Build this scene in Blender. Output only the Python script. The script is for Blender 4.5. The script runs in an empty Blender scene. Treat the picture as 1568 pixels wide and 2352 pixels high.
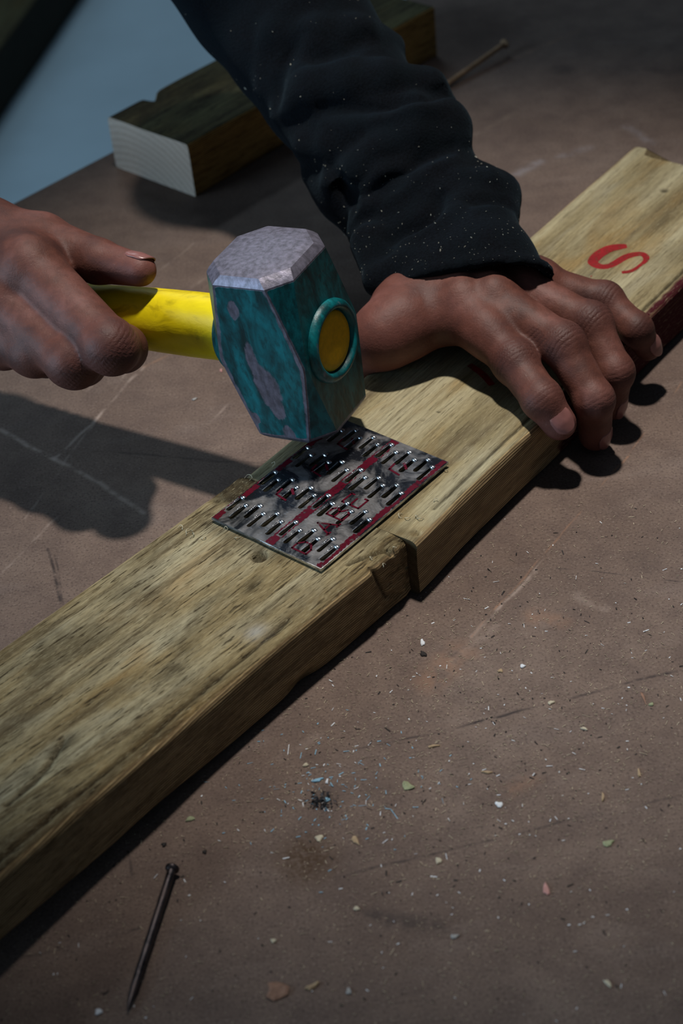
import bpy, bmesh, math, random
import numpy as np
from mathutils import Matrix, Vector

# ------------------------------------------------------------------ camera
SC = bpy.context.scene
COL = SC.collection
W, H = 1568, 2352
FPX, PITCH, ROLL = 4214.8, .66382, -.11488
CAM = np.array([-.02797, -.57126, .50281])
_c, _s = math.cos(PITCH), math.sin(PITCH)
FWD = np.array([0, _c, -_s])
_r0 = np.array([1., 0, 0]); _u0 = np.array([0, _s, _c])
RGT = math.cos(ROLL) * _r0 + math.sin(ROLL) * _u0
UPV = -math.sin(ROLL) * _r0 + math.cos(ROLL) * _u0

cam = bpy.data.cameras.new('camera')
cam.sensor_fit = 'HORIZONTAL'; cam.sensor_width = 24.0
cam.lens = FPX / W * 24.0
cam.clip_start = .01; cam.clip_end = 50
cam.dof.use_dof = True; cam.dof.focus_distance = .775; cam.dof.aperture_fstop = 12.0
co = bpy.data.objects.new('camera', cam); COL.objects.link(co)
M = Matrix.Identity(4)
for i in range(3):
    M[i][0] = RGT[i]; M[i][1] = UPV[i]; M[i][2] = -FWD[i]; M[i][3] = CAM[i]
co.matrix_world = M
SC.camera = co

# ------------------------------------------------------------------ world, lights, exposure
SC.view_settings.view_transform = 'Standard'
SC.view_settings.look = 'None'
SC.view_settings.gamma = 1.0
SC.view_settings.use_curve_mapping = False
SC.view_settings.exposure = 0.0
wd = bpy.data.worlds.new('dim_workshop'); SC.world = wd; wd.use_nodes = True
wd.node_tree.nodes['Background'].inputs[0].default_value = (.55, .75, 1.0, 1)
wd.node_tree.nodes['Background'].inputs[1].default_value = .065

def lamp(name, kind, loc, target, energy, color, **kw):
    l = bpy.data.lights.new(name, kind); l.energy = energy; l.color = color
    for k, v in kw.items(): setattr(l, k, v)
    o = bpy.data.objects.new(name, l); COL.objects.link(o)
    o.location = loc
    o.rotation_euler = (Vector(target) - Vector(loc)).to_track_quat('-Z', 'Y').to_euler()
    return o
# work lamp hung over the bench, a little behind the boards
lamp('work_lamp', 'SPOT', (.01, .23, 1.30), (0.05, .13, 0), 70, (1, .93, .86), shadow_soft_size=.035, spot_size=math.radians(35), spot_blend=1.0)
# unseen fill light added to brighten the far floor
lamp('far_floor_fill', 'AREA', (-.6, 2.9, 1.9), (-.5, 2.8, -.8), 13, (.72, .88, 1.0), shape='RECTANGLE', size=1.3, size_y=.25)
# daylight from a door on the left
lamp('door_daylight', 'AREA', (-1.9, -.35, .55), (0, .05, .08), 28.0, (.55, .78, 1.0), shape='RECTANGLE', size=.9, size_y=1.1)

# ------------------------------------------------------------------ helpers
rng = np.random.default_rng(7)
random.seed(7)

def at(px, py, z=0.):
    d = FWD + RGT * (px - W / 2) / FPX - UPV * (py - H / 2) / FPX
    return CAM + d * (z - CAM[2]) / d[2]
def atd(px, py, dep):
    return CAM + (FWD + RGT * (px - W / 2) / FPX - UPV * (py - H / 2) / FPX) * dep

def link(o, parent=None):
    COL.objects.link(o)
    if parent is not None: o.parent = parent
    return o
def empty(name, loc=(0, 0, 0), rot=(0, 0, 0)):
    o = bpy.data.objects.new(name, None); link(o); o.location = loc; o.rotation_euler = rot
    o.empty_display_size = .02
    return o
def tag(o, label=None, cat=None, group=None, kind=None):
    if label: o['label'] = label
    if cat: o['category'] = cat
    if group: o['group'] = group
    if kind: o['kind'] = kind
    return o
def mesh(name, V, F, mat, parent=None, smooth=True, attrs=None):
    me = bpy.data.meshes.new(name)
    me.from_pydata([tuple(map(float, v)) for v in V], [], [tuple(map(int, f)) for f in F])
    if smooth: me.shade_smooth()
    if attrs:
        for k, a in attrs.items():
            at_ = me.attributes.new(k, 'FLOAT', 'POINT'); at_.data.foreach_set('value', np.asarray(a, dtype=np.float32))
    me.validate(); me.update()
    me.materials.append(mat)
    return link(bpy.data.objects.new(name, me), parent)
def box_vf(x0, x1, y0, y1, z0, z1):
    V = [(x, y, z) for z in (z0, z1) for y in (y0, y1) for x in (x0, x1)]
    F = [(0, 2, 3, 1), (4, 5, 7, 6), (0, 1, 5, 4), (2, 6, 7, 3), (0, 4, 6, 2), (1, 3, 7, 5)]
    return V, F
def sstep(a, b, x):
    t = np.clip((x - a) / (b - a), 0, 1); return t * t * (3 - 2 * t)
def vnoise(P, scale, seed=0):
    """cheap smooth value noise on numpy points"""
    P = np.asarray(P, float) * scale + seed * 17.31
    i = np.floor(P).astype(np.int64); f = P - i; f = f * f * (3 - 2 * f)
    def h(a):
        n = (a[:, 0] * 374761393 + a[:, 1] * 668265263 + a[:, 2] * 2147483647 + seed * 974711) & 0x7fffffff
        n = (n ^ (n >> 13)) * 1274126177 & 0x7fffffff
        return ((n ^ (n >> 16)) & 0xffff) / 65535.
    r = 0
    for dx in (0, 1):
        for dy in (0, 1):
            for dz in (0, 1):
                w = (f[:, 0] if dx else 1 - f[:, 0]) * (f[:, 1] if dy else 1 - f[:, 1]) * (f[:, 2] if dz else 1 - f[:, 2])
                r = r + w * h(i + np.array([dx, dy, dz]))
    return r

# ------------------------------------------------------------------ node helpers
class NT:
    def __init__(s, name):
        s.m = bpy.data.materials.new(name); s.m.use_nodes = True
        s.t = s.m.node_tree; s.b = s.t.nodes['Principled BSDF']
        s.co = s.t.nodes.new('ShaderNodeTexCoord')
    def n(s, ty, **kw):
        x = s.t.nodes.new(ty)
        for k, v in kw.items(): setattr(x, k, v)
        return x
    def l(s, a, b): s.t.links.new(a, b)
    def put(s, sock, v):
        if hasattr(v, 'is_linked') or hasattr(v, 'links'): s.l(v, sock)
        else:
            if isinstance(v, tuple) and len(v) == 3 and sock.type == 'RGBA': v = v + (1,)
            sock.default_value = v
    def obj(s, scale=(1, 1, 1), loc=(0, 0, 0)):
        mp = s.n('ShaderNodeMapping'); s.l(s.co.outputs['Object'], mp.inputs[0])
        mp.inputs['Scale'].default_value = scale; mp.inputs['Location'].default_value = loc
        return mp.outputs[0]
    def noise(s, vec, scale, detail=3, rough=.55, dist=0):
        x = s.n('ShaderNodeTexNoise'); s.l(vec, x.inputs['Vector'])
        x.inputs['Scale'].default_value = scale; x.inputs['Detail'].default_value = detail
        x.inputs['Roughness'].default_value = rough; x.inputs['Distortion'].default_value = dist
        return x.outputs['Fac']
    def ramp(s, f, stops, interp='LINEAR'):
        x = s.n('ShaderNodeValToRGB'); x.color_ramp.interpolation = interp
        e = x.color_ramp.elements
        while len(e) < len(stops): e.new(.5)
        for el, (p, c) in zip(e, stops):
            el.position = p; el.color = (c if isinstance(c, tuple) else (c, c, c)) + (1,)
        s.l(f, x.inputs[0]); return x.outputs[0]
    def mix(s, fac, a, b, mode='MIX'):
        x = s.n('ShaderNodeMix', data_type='RGBA', blend_type=mode)
        s.put(x.inputs[0], fac); s.put(x.inputs[6], a); s.put(x.inputs[7], b)
        return x.outputs[2]
    def math(s, op, a, b=0., c=0.):
        x = s.n('ShaderNodeMath', operation=op)
        for i, v in enumerate((a, b, c)): s.put(x.inputs[i], v)
        return x.outputs[0]
    def attr(s, name):
        x = s.n('ShaderNodeAttribute', attribute_name=name); return x.outputs['Fac']
    def maprange(s, f, a, b, c=0., d=1., smooth=False):
        x = s.n('ShaderNodeMapRange')
        if smooth: x.interpolation_type = 'SMOOTHSTEP'
        s.put(x.inputs[0], f)
        for i, v in enumerate((a, b, c, d)): s.put(x.inputs[i + 1], v)
        return x.outputs[0]
    def bump(s, h, strength, dist):
        x = s.n('ShaderNodeBump'); s.l(h, x.inputs['Height'])
        x.inputs['Strength'].default_value = strength; x.inputs['Distance'].default_value = dist
        s.l(x.outputs[0], s.b.inputs['Normal']); return x
    def set(s, **kw):
        nm = dict(color='Base Color', rough='Roughness', metal='Metallic', spec='Specular IOR Level', sheen='Sheen Weight',
                  sheen_rough='Sheen Roughness', sheen_tint='Sheen Tint', coat='Coat Weight', sss='Subsurface Weight', alpha='Alpha')
        for k, v in kw.items(): s.put(s.b.inputs[nm[k]], v)
        return s.m

# ------------------------------------------------------------------ materials
def mat_wood(name, light, mid, dark, side, side_dark, seed=0., con=1., red=False, endc=(.36, .33, .27)):
    """sawn pine: grain runs along local x; faces chosen by the local normal so colour is the wood's own"""
    k = NT(name)
    o = (seed * 3.1, seed * 1.7, seed)
    big = k.noise(k.obj((5, 34, 20), o), 1.0, 3, .6, .5)
    strk = k.noise(k.obj((9, 160, 120), o), 1.0, 4, .6, .3)
    fine = k.noise(k.obj((30, 900, 700), o), 1.0, 2, .5)
    pore = k.noise(k.obj((80, 950, 800), o), 1.0, 3, .65)
    tint = k.noise(k.obj((13, 48, 30), (seed, 2 * seed, 0)), 1.0, 3, .6, .6)
    blot = k.noise(k.obj((22, 40, 40), o), 1.0, 4, .6, .4)
    c = k.ramp(big, [(.30, dark), (.46, mid), (.62, light), (.8, mid)])
    c = k.mix(k.ramp(tint, [(.52, 0.), (.68, .6)]), c, (mid[0] * 1.0, mid[1] * .78, mid[2] * .52))
    c = k.mix(k.ramp(tint, [(.30, .55), (.45, 0.)]), c, (light[0] * .80, light[1] * .84, light[2] * .95))
    c = k.mix(k.ramp(strk, [(.36, .75 * con), (.50, 0.)]), c, dark)
    c = k.mix(k.ramp(blot, [(.52, 0.), (.68, .65 * con)]), c, (dark[0] * .75, dark[1] * .85, dark[2] * .95))
    c = k.mix(k.ramp(fine, [(.3, .35), (.55, 0.)]), c, (dark[0] * .6, dark[1] * .6, dark[2] * .55))
    c = k.mix(k.ramp(pore, [(.36, .9 * con), (.43, 0.)]), c, (dark[0] * .35, dark[1] * .33, dark[2] * .3))
    # side faces: bright and dark growth lines running along the board
    ln = k.n('ShaderNodeTexWave', wave_type='BANDS', bands_direction='Z', wave_profile='SIN')
    k.l(k.obj((.35, 1, 1), o), ln.inputs['Vector'])
    ln.inputs['Scale'].default_value = 270; ln.inputs['Distortion'].default_value = 1.4
    ln.inputs['Detail'].default_value = 2.5; ln.inputs['Detail Scale'].default_value = .25
    sn = k.noise(k.obj((14, 60, 160), o), 1.0, 4, .6)
    sc = k.mix(k.ramp(sn, [(.32, 0.), (.68, 1.)]), side_dark, side)
    thr = k.noise(k.obj((60, 400, 420), o), 1.0, 2, .5)
    lines = k.math('MULTIPLY', k.ramp(ln.outputs['Fac'], [(.55, 0.), (.9, 1.)]), k.ramp(thr, [(.35, 0.1), (.6, 1.)]))
    sc = k.mix(lines, sc, (min(side[0] * 2.1, .6), min(side[1] * 2.1, .6), side[2] * 2.0))
    g = k.n('ShaderNodeAttribute', attribute_name='face')   # 0 top/bottom, 1 edge side, 2 end grain
    f = g.outputs['Fac']
    c = k.mix(k.maprange(f, .25, .75), c, sc)
    rn = k.n('ShaderNodeTexWave', wave_type='RINGS', rings_direction='X', wave_profile='SIN')
    k.l(k.obj((1, 1, 1), (0, -.05, .04)), rn.inputs['Vector'])
    rn.inputs['Scale'].default_value = 75; rn.inputs['Distortion'].default_value = 1.2; rn.inputs['Detail'].default_value = 1.5
    ec = k.mix(k.ramp(rn.outputs['Fac'], [(.2, 0.), (.9, .45)]), endc, (endc[0] * .72, endc[1] * .66, endc[2] * .6))
    c = k.mix(k.maprange(f, 1.25, 1.75), c, ec)
    st = k.attr('stain')  # stains and knots, plus shade painted in the slots and on the rear corner
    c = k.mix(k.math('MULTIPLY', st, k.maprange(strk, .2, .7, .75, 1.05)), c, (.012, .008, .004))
    c = k.mix(k.attr('pale'), c, (.34, .36, .36))
    if red:
        rd = k.math('MULTIPLY', k.attr('red'), k.maprange(fine, .25, .45, .75, 1.))
        c = k.mix(rd, c, (.052, .006, .012))
    fib = k.noise(k.obj((240, 2600, 2200), o), 1.0, 2, .6)
    c = k.mix(k.ramp(fib, [(.34, .42 * con), (.48, 0.)]), c, (dark[0] * .5, dark[1] * .5, dark[2] * .45))
    c = k.mix(k.ramp(fib, [(.58, 0.), (.72, .35)]), c, (min(1, light[0] * 1.35), min(1, light[1] * 1.35), light[2] * 1.3))
    hgt = k.math('ADD', k.math('MULTIPLY', fine, .5), k.math('MULTIPLY', pore, .5))
    hgt = k.math('ADD', hgt, k.math('MULTIPLY', ln.outputs['Fac'], k.math('MULTIPLY', k.math('MINIMUM', f, 1.), .35)))
    k.bump(hgt, .35, .0007)
    return k.set(color=c, rough=.78, spec=.10)

M_WOOD_A = mat_wood('weathered_pine', (.38, .345, .225), (.275, .218, .112), (.085, .060, .030), (.30, .212, .112), (.130, .088, .045), 1., endc=(.10, .07, .035))
M_WOOD_B = mat_wood('fresh_sawn_pine', (.39, .355, .230), (.295, .25, .14), (.13, .10, .055), (.31, .218, .118), (.135, .092, .048), 2.3, con=.5, red=True, endc=(.10, .075, .04))
M_WOOD_C = mat_wood('treated_pine_offcut', (.12, .115, .055), (.085, .075, .038), (.030, .025, .014), (.30, .18, .06), (.14, .08, .028), 4.1, endc=(.88, .78, .67))
M_WOOD_D = mat_wood('dark_timber', (.085, .085, .045), (.07, .065, .035), (.04, .035, .02), (.03, .025, .018), (.018, .015, .011), 5.7)

def seg_group():
    g = bpy.data.node_groups.new('scratch_segment', 'ShaderNodeTree')
    for n in ('P', 'A', 'BA'): g.interface.new_socket(n, in_out='INPUT', socket_type='NodeSocketVector')
    g.interface.new_socket('Width', in_out='INPUT', socket_type='NodeSocketFloat')
    g.interface.new_socket('Fac', in_out='OUTPUT', socket_type='NodeSocketFloat')
    N = g.nodes; L = g.links
    i = N.new('NodeGroupInput'); o = N.new('NodeGroupOutput')
    def vm(op): x = N.new('ShaderNodeVectorMath'); x.operation = op; return x
    pa = vm('SUBTRACT'); L.new(i.outputs['P'], pa.inputs[0]); L.new(i.outputs['A'], pa.inputs[1])
    d1 = vm('DOT_PRODUCT'); L.new(pa.outputs[0], d1.inputs[0]); L.new(i.outputs['BA'], d1.inputs[1])
    d2 = vm('DOT_PRODUCT'); L.new(i.outputs['BA'], d2.inputs[0]); L.new(i.outputs['BA'], d2.inputs[1])
    h = N.new('ShaderNodeMath'); h.operation = 'DIVIDE'; h.use_clamp = True
    L.new(d1.outputs['Value'], h.inputs[0]); L.new(d2.outputs['Value'], h.inputs[1])
    s = vm('SCALE'); L.new(i.outputs['BA'], s.inputs[0]); L.new(h.outputs[0], s.inputs['Scale'])
    q = vm('SUBTRACT'); L.new(pa.outputs[0], q.inputs[0]); L.new(s.outputs[0], q.inputs[1])
    ln = vm('LENGTH'); L.new(q.outputs[0], ln.inputs[0])
    r = N.new('ShaderNodeMapRange'); r.interpolation_type = 'SMOOTHSTEP'
    L.new(ln.outputs['Value'], r.inputs[0]); r.inputs[1].default_value = 0; L.new(i.outputs['Width'], r.inputs[2])
    r.inputs[3].default_value = 1; r.inputs[4].default_value = 0
    L.new(r.outputs[0], o.inputs[0])
    return g
SEG = seg_group()

def mat_bench():
    k = NT('worn_brown_panel')
    P = k.obj()
    a = k.noise(P, 9, 4, .6, .3); b = k.noise(P, 60, 4, .65); f = k.noise(P, 900, 2, .6)
    smear = k.noise(k.obj((14, 40, 1), (0, 0, .2)), 1., 3, .6, .8)
    c = k.ramp(a, [(.3, (.122, .086, .069)), (.55, (.163, .119, .097)), (.75, (.188, .144, .120))])
    c = k.mix(k.ramp(b, [(.35, .5), (.6, 0.)]), c, (.088, .062, .054))
    c = k.mix(k.ramp(smear, [(.56, 0.), (.75, .35)]), c, (.21, .165, .145))
    c = k.mix(k.ramp(f, [(.34, .55), (.46, 0.)]), c, (.05, .036, .032))
    c = k.mix(k.ramp(f, [(.60, 0.), (.72, .4)]), c, (.29, .24, .205))
    dist = k.n('ShaderNodeVectorMath', operation='ADD')
    nz = k.n('ShaderNodeTexNoise'); k.l(P, nz.inputs['Vector']); nz.inputs['Scale'].default_value = 25
    sc = k.n('ShaderNodeVectorMath', operation='SCALE'); k.l(nz.outputs['Color'], sc.inputs[0]); sc.inputs['Scale'].default_value = .006
    k.l(P, dist.inputs[0]); k.l(sc.outputs[0], dist.inputs[1])
    brk = k.maprange(k.noise(P, 130, 2, .6), .36, .56)
    def seg(p, q, w, col, s):
        nonlocal c
        A = at(*p); B = at(*q); A = A + np.array([.003, .003, 0]); B = B + np.array([.003, .003, 0])
        A[2] = B[2] = .003
        g = k.n('ShaderNodeGroup'); g.node_tree = SEG
        k.l(dist.outputs[0], g.inputs['P'])
        # flatten z by using the same height for the segment
        g.inputs['A'].default_value = A; g.inputs['BA'].default_value = B - A; g.inputs['Width'].default_value = w
        c = k.mix(k.math('MULTIPLY', g.outputs[0], k.math('MULTIPLY', brk, s)), c, col)
    LT = (.36, .29, .25); DK = (.035, .028, .028); OR = (.27, .155, .10)
    for p, q, w, col, s in [
        ((0, 985), (130, 1052), .0022, LT, .8), ((130, 1052), (330, 1175), .0022, LT, .6), ((135, 1046), (330, 845), .0016, LT, .6),
        ((330, 845), (420, 800), .0016, OR, .5), ((60, 1190), (300, 845), .0012, LT, .3), ((0, 1320), (140, 1180), .0011, LT, .35),
        ((240, 730), (440, 560), .0012, LT, .35), ((455, 1000), (540, 910), .0012, LT, .35),
        ((215, 1038), (600, 1062), .0012, DK, .55), ((106, 1262), (140, 1378), .0013, DK, .9), ((122, 1275), (146, 1384), .0010, DK, .6),
        ((1085, 1462), (1230, 1310), .0018, LT, .5), ((1085, 1462), (1440, 1050), .0009, OR, .8), ((1440, 1050), (1568, 880), .0009, OR, .6), ((1130, 1420), (1260, 1270), .0008, LT, .5), ((1040, 1520), (1140, 1440), .003, LT, .3),
        ((985, 1560), (1060, 1500), .012, OR, .45), ((1230, 1415), (1290, 1425), .008, OR, .4), ((1165, 1820), (1230, 1790), .006, OR, .35),
        ((1330, 1370), (1390, 1400), .004, LT, .25),
        ((700, 1745), (1090, 1660), .0010, DK, .75), ((1090, 1660), (1568, 1536), .0012, DK, .95), ((770, 2015), (1230, 1905), .0012, DK, .8), ((1230, 1905), (1568, 1830), .0010, DK, .6),
        ((40, 2205), (330, 2130), .0011, DK, .8), ((296, 1965), (310, 2035), .0011, DK, .8), ((850, 2103), (1005, 2130), .006, DK, .6),
        ((1280, 1305), (1568, 1335), .0008, DK, .6), ((730, 1690), (650, 1745), .004, LT, .2),
        ((1190, 400), (1240, 370), .006, (.24, .22, .23), .6), ((1290, 360), (1350, 340), .006, (.24, .22, .23), .4), ((1440, 290), (1500, 330), .005, (.22, .20, .21), .5),
        ((1060, 190), (1330, 70), .003, OR, .25), ((1050, 330), (1200, 250), .004, (.22, .17, .13), .3), ((1380, 160), (1568, 160), .012, (.08, .06, .055), .5),
        ((380, 705), (470, 640), .002, LT, .3), ((200, 900), (420, 700), .0016, LT, .25), ((640, 1010), (700, 1020), .0011, DK, .5)]:
        seg(p, q, w, col, s)
    # round rusty stain
    for (px, py, r, col, s) in [(705, 1975, .017, (.055, .030, .014), .95), (742, 1832, .007, (.03, .028, .026), .55), (1290, 160, .012, (.04, .032, .03), .7), (1470, 1290, .012, (.06, .045, .04), .4)]:
        v = k.n('ShaderNodeVectorMath', operation='DISTANCE'); k.l(dist.outputs[0], v.inputs[0])
        p = at(px, py) + .003; p[2] = .003; v.inputs[1].default_value = p
        sp = k.maprange(k.noise(P, 420, 3, .7), .38, .62, .35, 1.)
        c = k.mix(k.math('MULTIPLY', k.maprange(v.outputs['Value'], r, r * .2, 0., s, True), sp), c, col)
    hg = k.math('ADD', k.math('MULTIPLY', f, .4), k.math('MULTIPLY', b, .8))
    k.bump(hg, .25, .0008)
    return k.set(color=c, rough=.68, spec=.16)
M_BENCH = mat_bench()

def mat_flat(name, color, rough=.6, metal=0., spec=.3, var=.25, scale=200, bump=0., bscale=None):
    k = NT(name)
    n = k.noise(k.obj(), scale, 3, .6)
    c = k.mix(k.ramp(n, [(.3, 0.), (.7, 1.)]), tuple(v * (1 - var) for v in color), tuple(min(1, v * (1 + var)) for v in color))
    if bump: k.bump(k.noise(k.obj(), bscale or scale, 3, .6), bump, .0006)
    return k.set(color=c, rough=rough, metal=metal, spec=spec)

M_FLOOR = mat_flat('pale_concrete', (.40, .54, .62), .7, var=.06, scale=6)
M_LEG = mat_flat('rough_frame_timber', (.10, .075, .05), .8, scale=40)

def mat_skin(name, base, dark, pink):
    k = NT(name)
    n1 = k.noise(k.obj(), 45, 4, .6); n2 = k.noise(k.obj(), 260, 3, .6); n3 = k.noise(k.obj(), 1100, 2, .6)
    c = k.ramp(n1, [(.3, dark), (.5, base), (.72, pink)])
    c = k.mix(k.ramp(n2, [(.35, .35), (.6, 0.)]), c, dark)
    c = k.mix(k.attr('knuckle'), c, (dark[0] * .75, dark[1] * .72, dark[2] * .85))
    c = k.mix(k.attr('warm'), c, (pink[0] * 1.15, pink[1] * 1.05, pink[2] * 1.1))
    c = k.mix(k.ramp(n3, [(.70, 0.), (.76, .35)]), c, (.30, .22, .18))
    h = k.math('ADD', k.math('MULTIPLY', n2, .45), k.math('MULTIPLY', n3, .25))
    h = k.math('ADD', h, k.math('MULTIPLY', k.attr('wrinkle'), .9))
    k.bump(h, .55, .0009)
    return k.set(color=c, rough=.58, spec=.32, sss=0.0)
M_SKIN = mat_skin('brown_skin', (.118, .042, .029), (.054, .021, .017), (.175, .072, .058))
M_NAIL = mat_flat('fingernail', (.24, .105, .095), .30, spec=.5, var=.12, scale=300)

def mat_fleece():
    k = NT('navy_fleece')
    n = k.noise(k.obj(), 900, 3, .65); b = k.noise(k.obj(), 60, 3, .6)
    c = k.mix(k.ramp(n, [(.35, 0.), (.7, 1.)]), (.0009, .0011, .0018), (.0030, .0042, .0064))
    c = k.mix(k.ramp(b, [(.4, 0.), (.7, .5)]), c, (.0018, .0042, .0062))
    k.bump(n, .5, .0012)
    return k.set(color=c, rough=.95, spec=.08, sheen=.045, sheen_rough=.5, sheen_tint=(.35, .6, .8))
M_FLEECE = mat_fleece()
M_LINT = mat_flat('sawdust_lint', (.26, .26, .22), .9)

def mat_hammer():
    k = NT('worn_teal_paint')
    P = k.obj((1, 1, .35))
    n = k.noise(P, 105, 4, .6, .5); n2 = k.noise(k.obj((1, 1, .5)), 420, 3, .6)
    paint = k.ramp(n, [(.34, (.0, .022, .025)), (.50, (.0, .080, .090)), (.66, (.001, .155, .175))])
    paint = k.mix(k.ramp(n2, [(.36, .5), (.5, 0.)]), paint, (.0, .020, .022))
    metal = k.ramp(n2, [(.35, (.10, .095, .12)), (.65, (.19, .18, .235))])
    bare = k.math('ADD', k.attr('bare'), k.math('MULTIPLY', k.math('SUBTRACT', n2, .5), .55))
    bf = k.maprange(bare, .42, .58)
    c = k.mix(bf, paint, metal)
    k.bump(k.math('ADD', n2, k.math('MULTIPLY', bf, -.6)), .3, .0006)
    return k.set(color=c, rough=k.maprange(bf, 0, 1, .42, .45), metal=k.math('MULTIPLY', bf, .45), spec=.4)
M_HAMMER = mat_hammer()
def mat_yellow():
    k = NT('yellow_handle')
    n = k.noise(k.obj((.6, 1, 1)), 110, 4, .6, .5)
    c = k.ramp(n, [(.30, (.48, .37, .0)), (.44, (.76, .60, .002)), (.7, (.86, .70, .004))])
    k.bump(n, .35, .001)
    return k.set(color=c, rough=.45, spec=.4)
M_YELLOW = mat_yellow()
M_PLUG = mat_flat('mustard_plug', (.72, .39, .002), .5, var=.12, scale=400)
M_RUBBER = mat_flat('dark_green_rubber', (.006, .016, .016), .6, scale=200)

def mat_steel(name, base=(.20, .21, .23), rough=.34, rust=0.):
    k = NT(name)
    n = k.noise(k.obj(), 160, 4, .6, .6); f = k.noise(k.obj((1, .3, 1)), 1400, 2, .6)
    c = k.ramp(n, [(.34, tuple(v * .35 for v in base)), (.5, base), (.68, tuple(min(1, v * 1.55) for v in base))])
    c = k.mix(k.ramp(f, [(.58, 0.), (.72, .35)]), c, tuple(min(1, v * 2.2) for v in base))
    if rust: c = k.mix(k.ramp(n, [(.45, 0.), (.65, rust)]), c, (.06, .035, .022))
    k.bump(k.math('ADD', n, f), .25, .0005)
    return k.set(color=c, rough=k.maprange(n, .3, .7, rough * .75, rough * 1.25), metal=.92)
def mat_galv():
    k = NT('galvanised_steel')
    n = k.noise(k.obj(), 55, 4, .62, .8); m = k.noise(k.obj(), 240, 4, .6, .5); f = k.noise(k.obj((1, .25, 1)), 1500, 2, .6)
    c = k.mix(k.ramp(m, [(.35, 0.), (.65, 1.)]), (.20, .195, .195), (.31, .305, .31))
    c = k.mix(k.ramp(n, [(.47, 0.), (.56, .92)]), c, (.022, .028, .042))
    c = k.mix(k.ramp(f, [(.60, 0.), (.72, .5)]), c, (.45, .50, .56))
    k.bump(k.math('ADD', k.math('MULTIPLY', n, 2.), f), .12, .0005)
    return k.set(color=c, rough=k.maprange(n, .40, .60, .42, .22), metal=.85)
M_GALV = mat_galv()
M_TOOTH = mat_steel('bright_bent_steel', (.55, .60, .66), .22)
M_NAILST = mat_steel('dull_nail_steel', (.085, .075, .08), .42, .4)

def mat_ink(name, col, thr, soft=.12, scale=420, rough=.35, metal=0., amount=1.):
    k = NT(name)
    n = k.noise(k.obj(), scale, 4, .7)
    a = k.math('MULTIPLY', k.maprange(n, thr - soft, thr + soft), amount)
    v = k.noise(k.obj(), scale * .4, 3, .6)
    c = k.mix(v, tuple(x * .55 for x in col), tuple(min(1, x * 1.35) for x in col))
    return k.set(color=c, rough=rough, metal=metal, alpha=a)
M_STAMP = mat_ink('red_stamp_ink', (.27, .012, .014), .36, .14)
M_STRIPE = mat_ink('red_plate_paint', (.13, .006, .020), .36, .08, 300, .25, .4)

# ------------------------------------------------------------------ setting: floor, workbench
tag(mesh('floor', *box_vf(-5, 5, -4, 6, -.9, -.8), M_FLOOR, smooth=False), kind='structure')
M_WALL = mat_flat('workshop_wall_paint', (.30, .32, .33), .8, var=.08, scale=3)
tag(mesh('wall_back', *box_vf(-5, 5, 6, 6.1, -.8, 2.2), M_WALL, smooth=False), kind='structure')
tag(mesh('wall_right', *box_vf(5, 5.1, -4, 6, -.8, 2.2), M_WALL, smooth=False), kind='structure')

BA = math.atan2(.674, .738)
E1 = np.array([math.cos(BA), math.sin(BA), 0]); E2 = np.array([math.sin(BA), -math.cos(BA), 0])
B0 = np.array([-.14, .452, 0])
bench = empty('workbench', (0, 0, 0))
tag(bench, 'low workbench with a worn, scratched brown panel top under the boards', 'workbench')
def bench_box(name, a0, a1, b0, b1, z0, z1, mat):
    V, F = box_vf(a0, a1, b0, b1, z0, z1)
    V = [B0 + E1 * v[0] + E2 * v[1] + np.array([0, 0, v[2]]) for v in V]
    F = [tuple(reversed(f)) for f in F]
    return mesh(name, V, F, mat, bench, smooth=False)
bt = bench_box('bench_top', -1.0, 1.2, 0, .95, -.018, 0, M_BENCH)
bv = bt.modifiers.new('edge', 'BEVEL'); bv.width = .0015; bv.segments = 2
for a in (-.93, 1.05):
    for b in (.05, .82):
        bench_box('leg', a, a + .09, b, b + .045, -.80, -.018 - .09, M_LEG)
for b in (.05, .82): bench_box('rail', -.97, 1.17, b, b + .045, -.108, -.018, M_LEG)
for a in (-.9, .1, 1.05): bench_box('cross_rail', a, a + .045, .095, .82, -.108, -.018, M_LEG)

# ------------------------------------------------------------------ plate layout (used by the boards too: the teeth bite into them)
PA = .80824; PD = np.array([math.cos(PA), math.sin(PA), 0]); PN = np.array([-math.sin(PA), math.cos(PA), 0])
PO = np.array([-.03878, -.0036, .0300]); PL, PW, PT = .0848, .0602, .0011
slots = []
for b in range(4):
    for i in range(12):
        v = 10.6 + 21.35 * b + (1.65 if i % 2 == 0 else -1.65); u = 58.4 - 5.03 * i
        if i == 0: u -= .35
        if i == 11: u += .3
        slots.append((v * .001, u * .001))
HLEN, HWID = .0052, .00125
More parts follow.
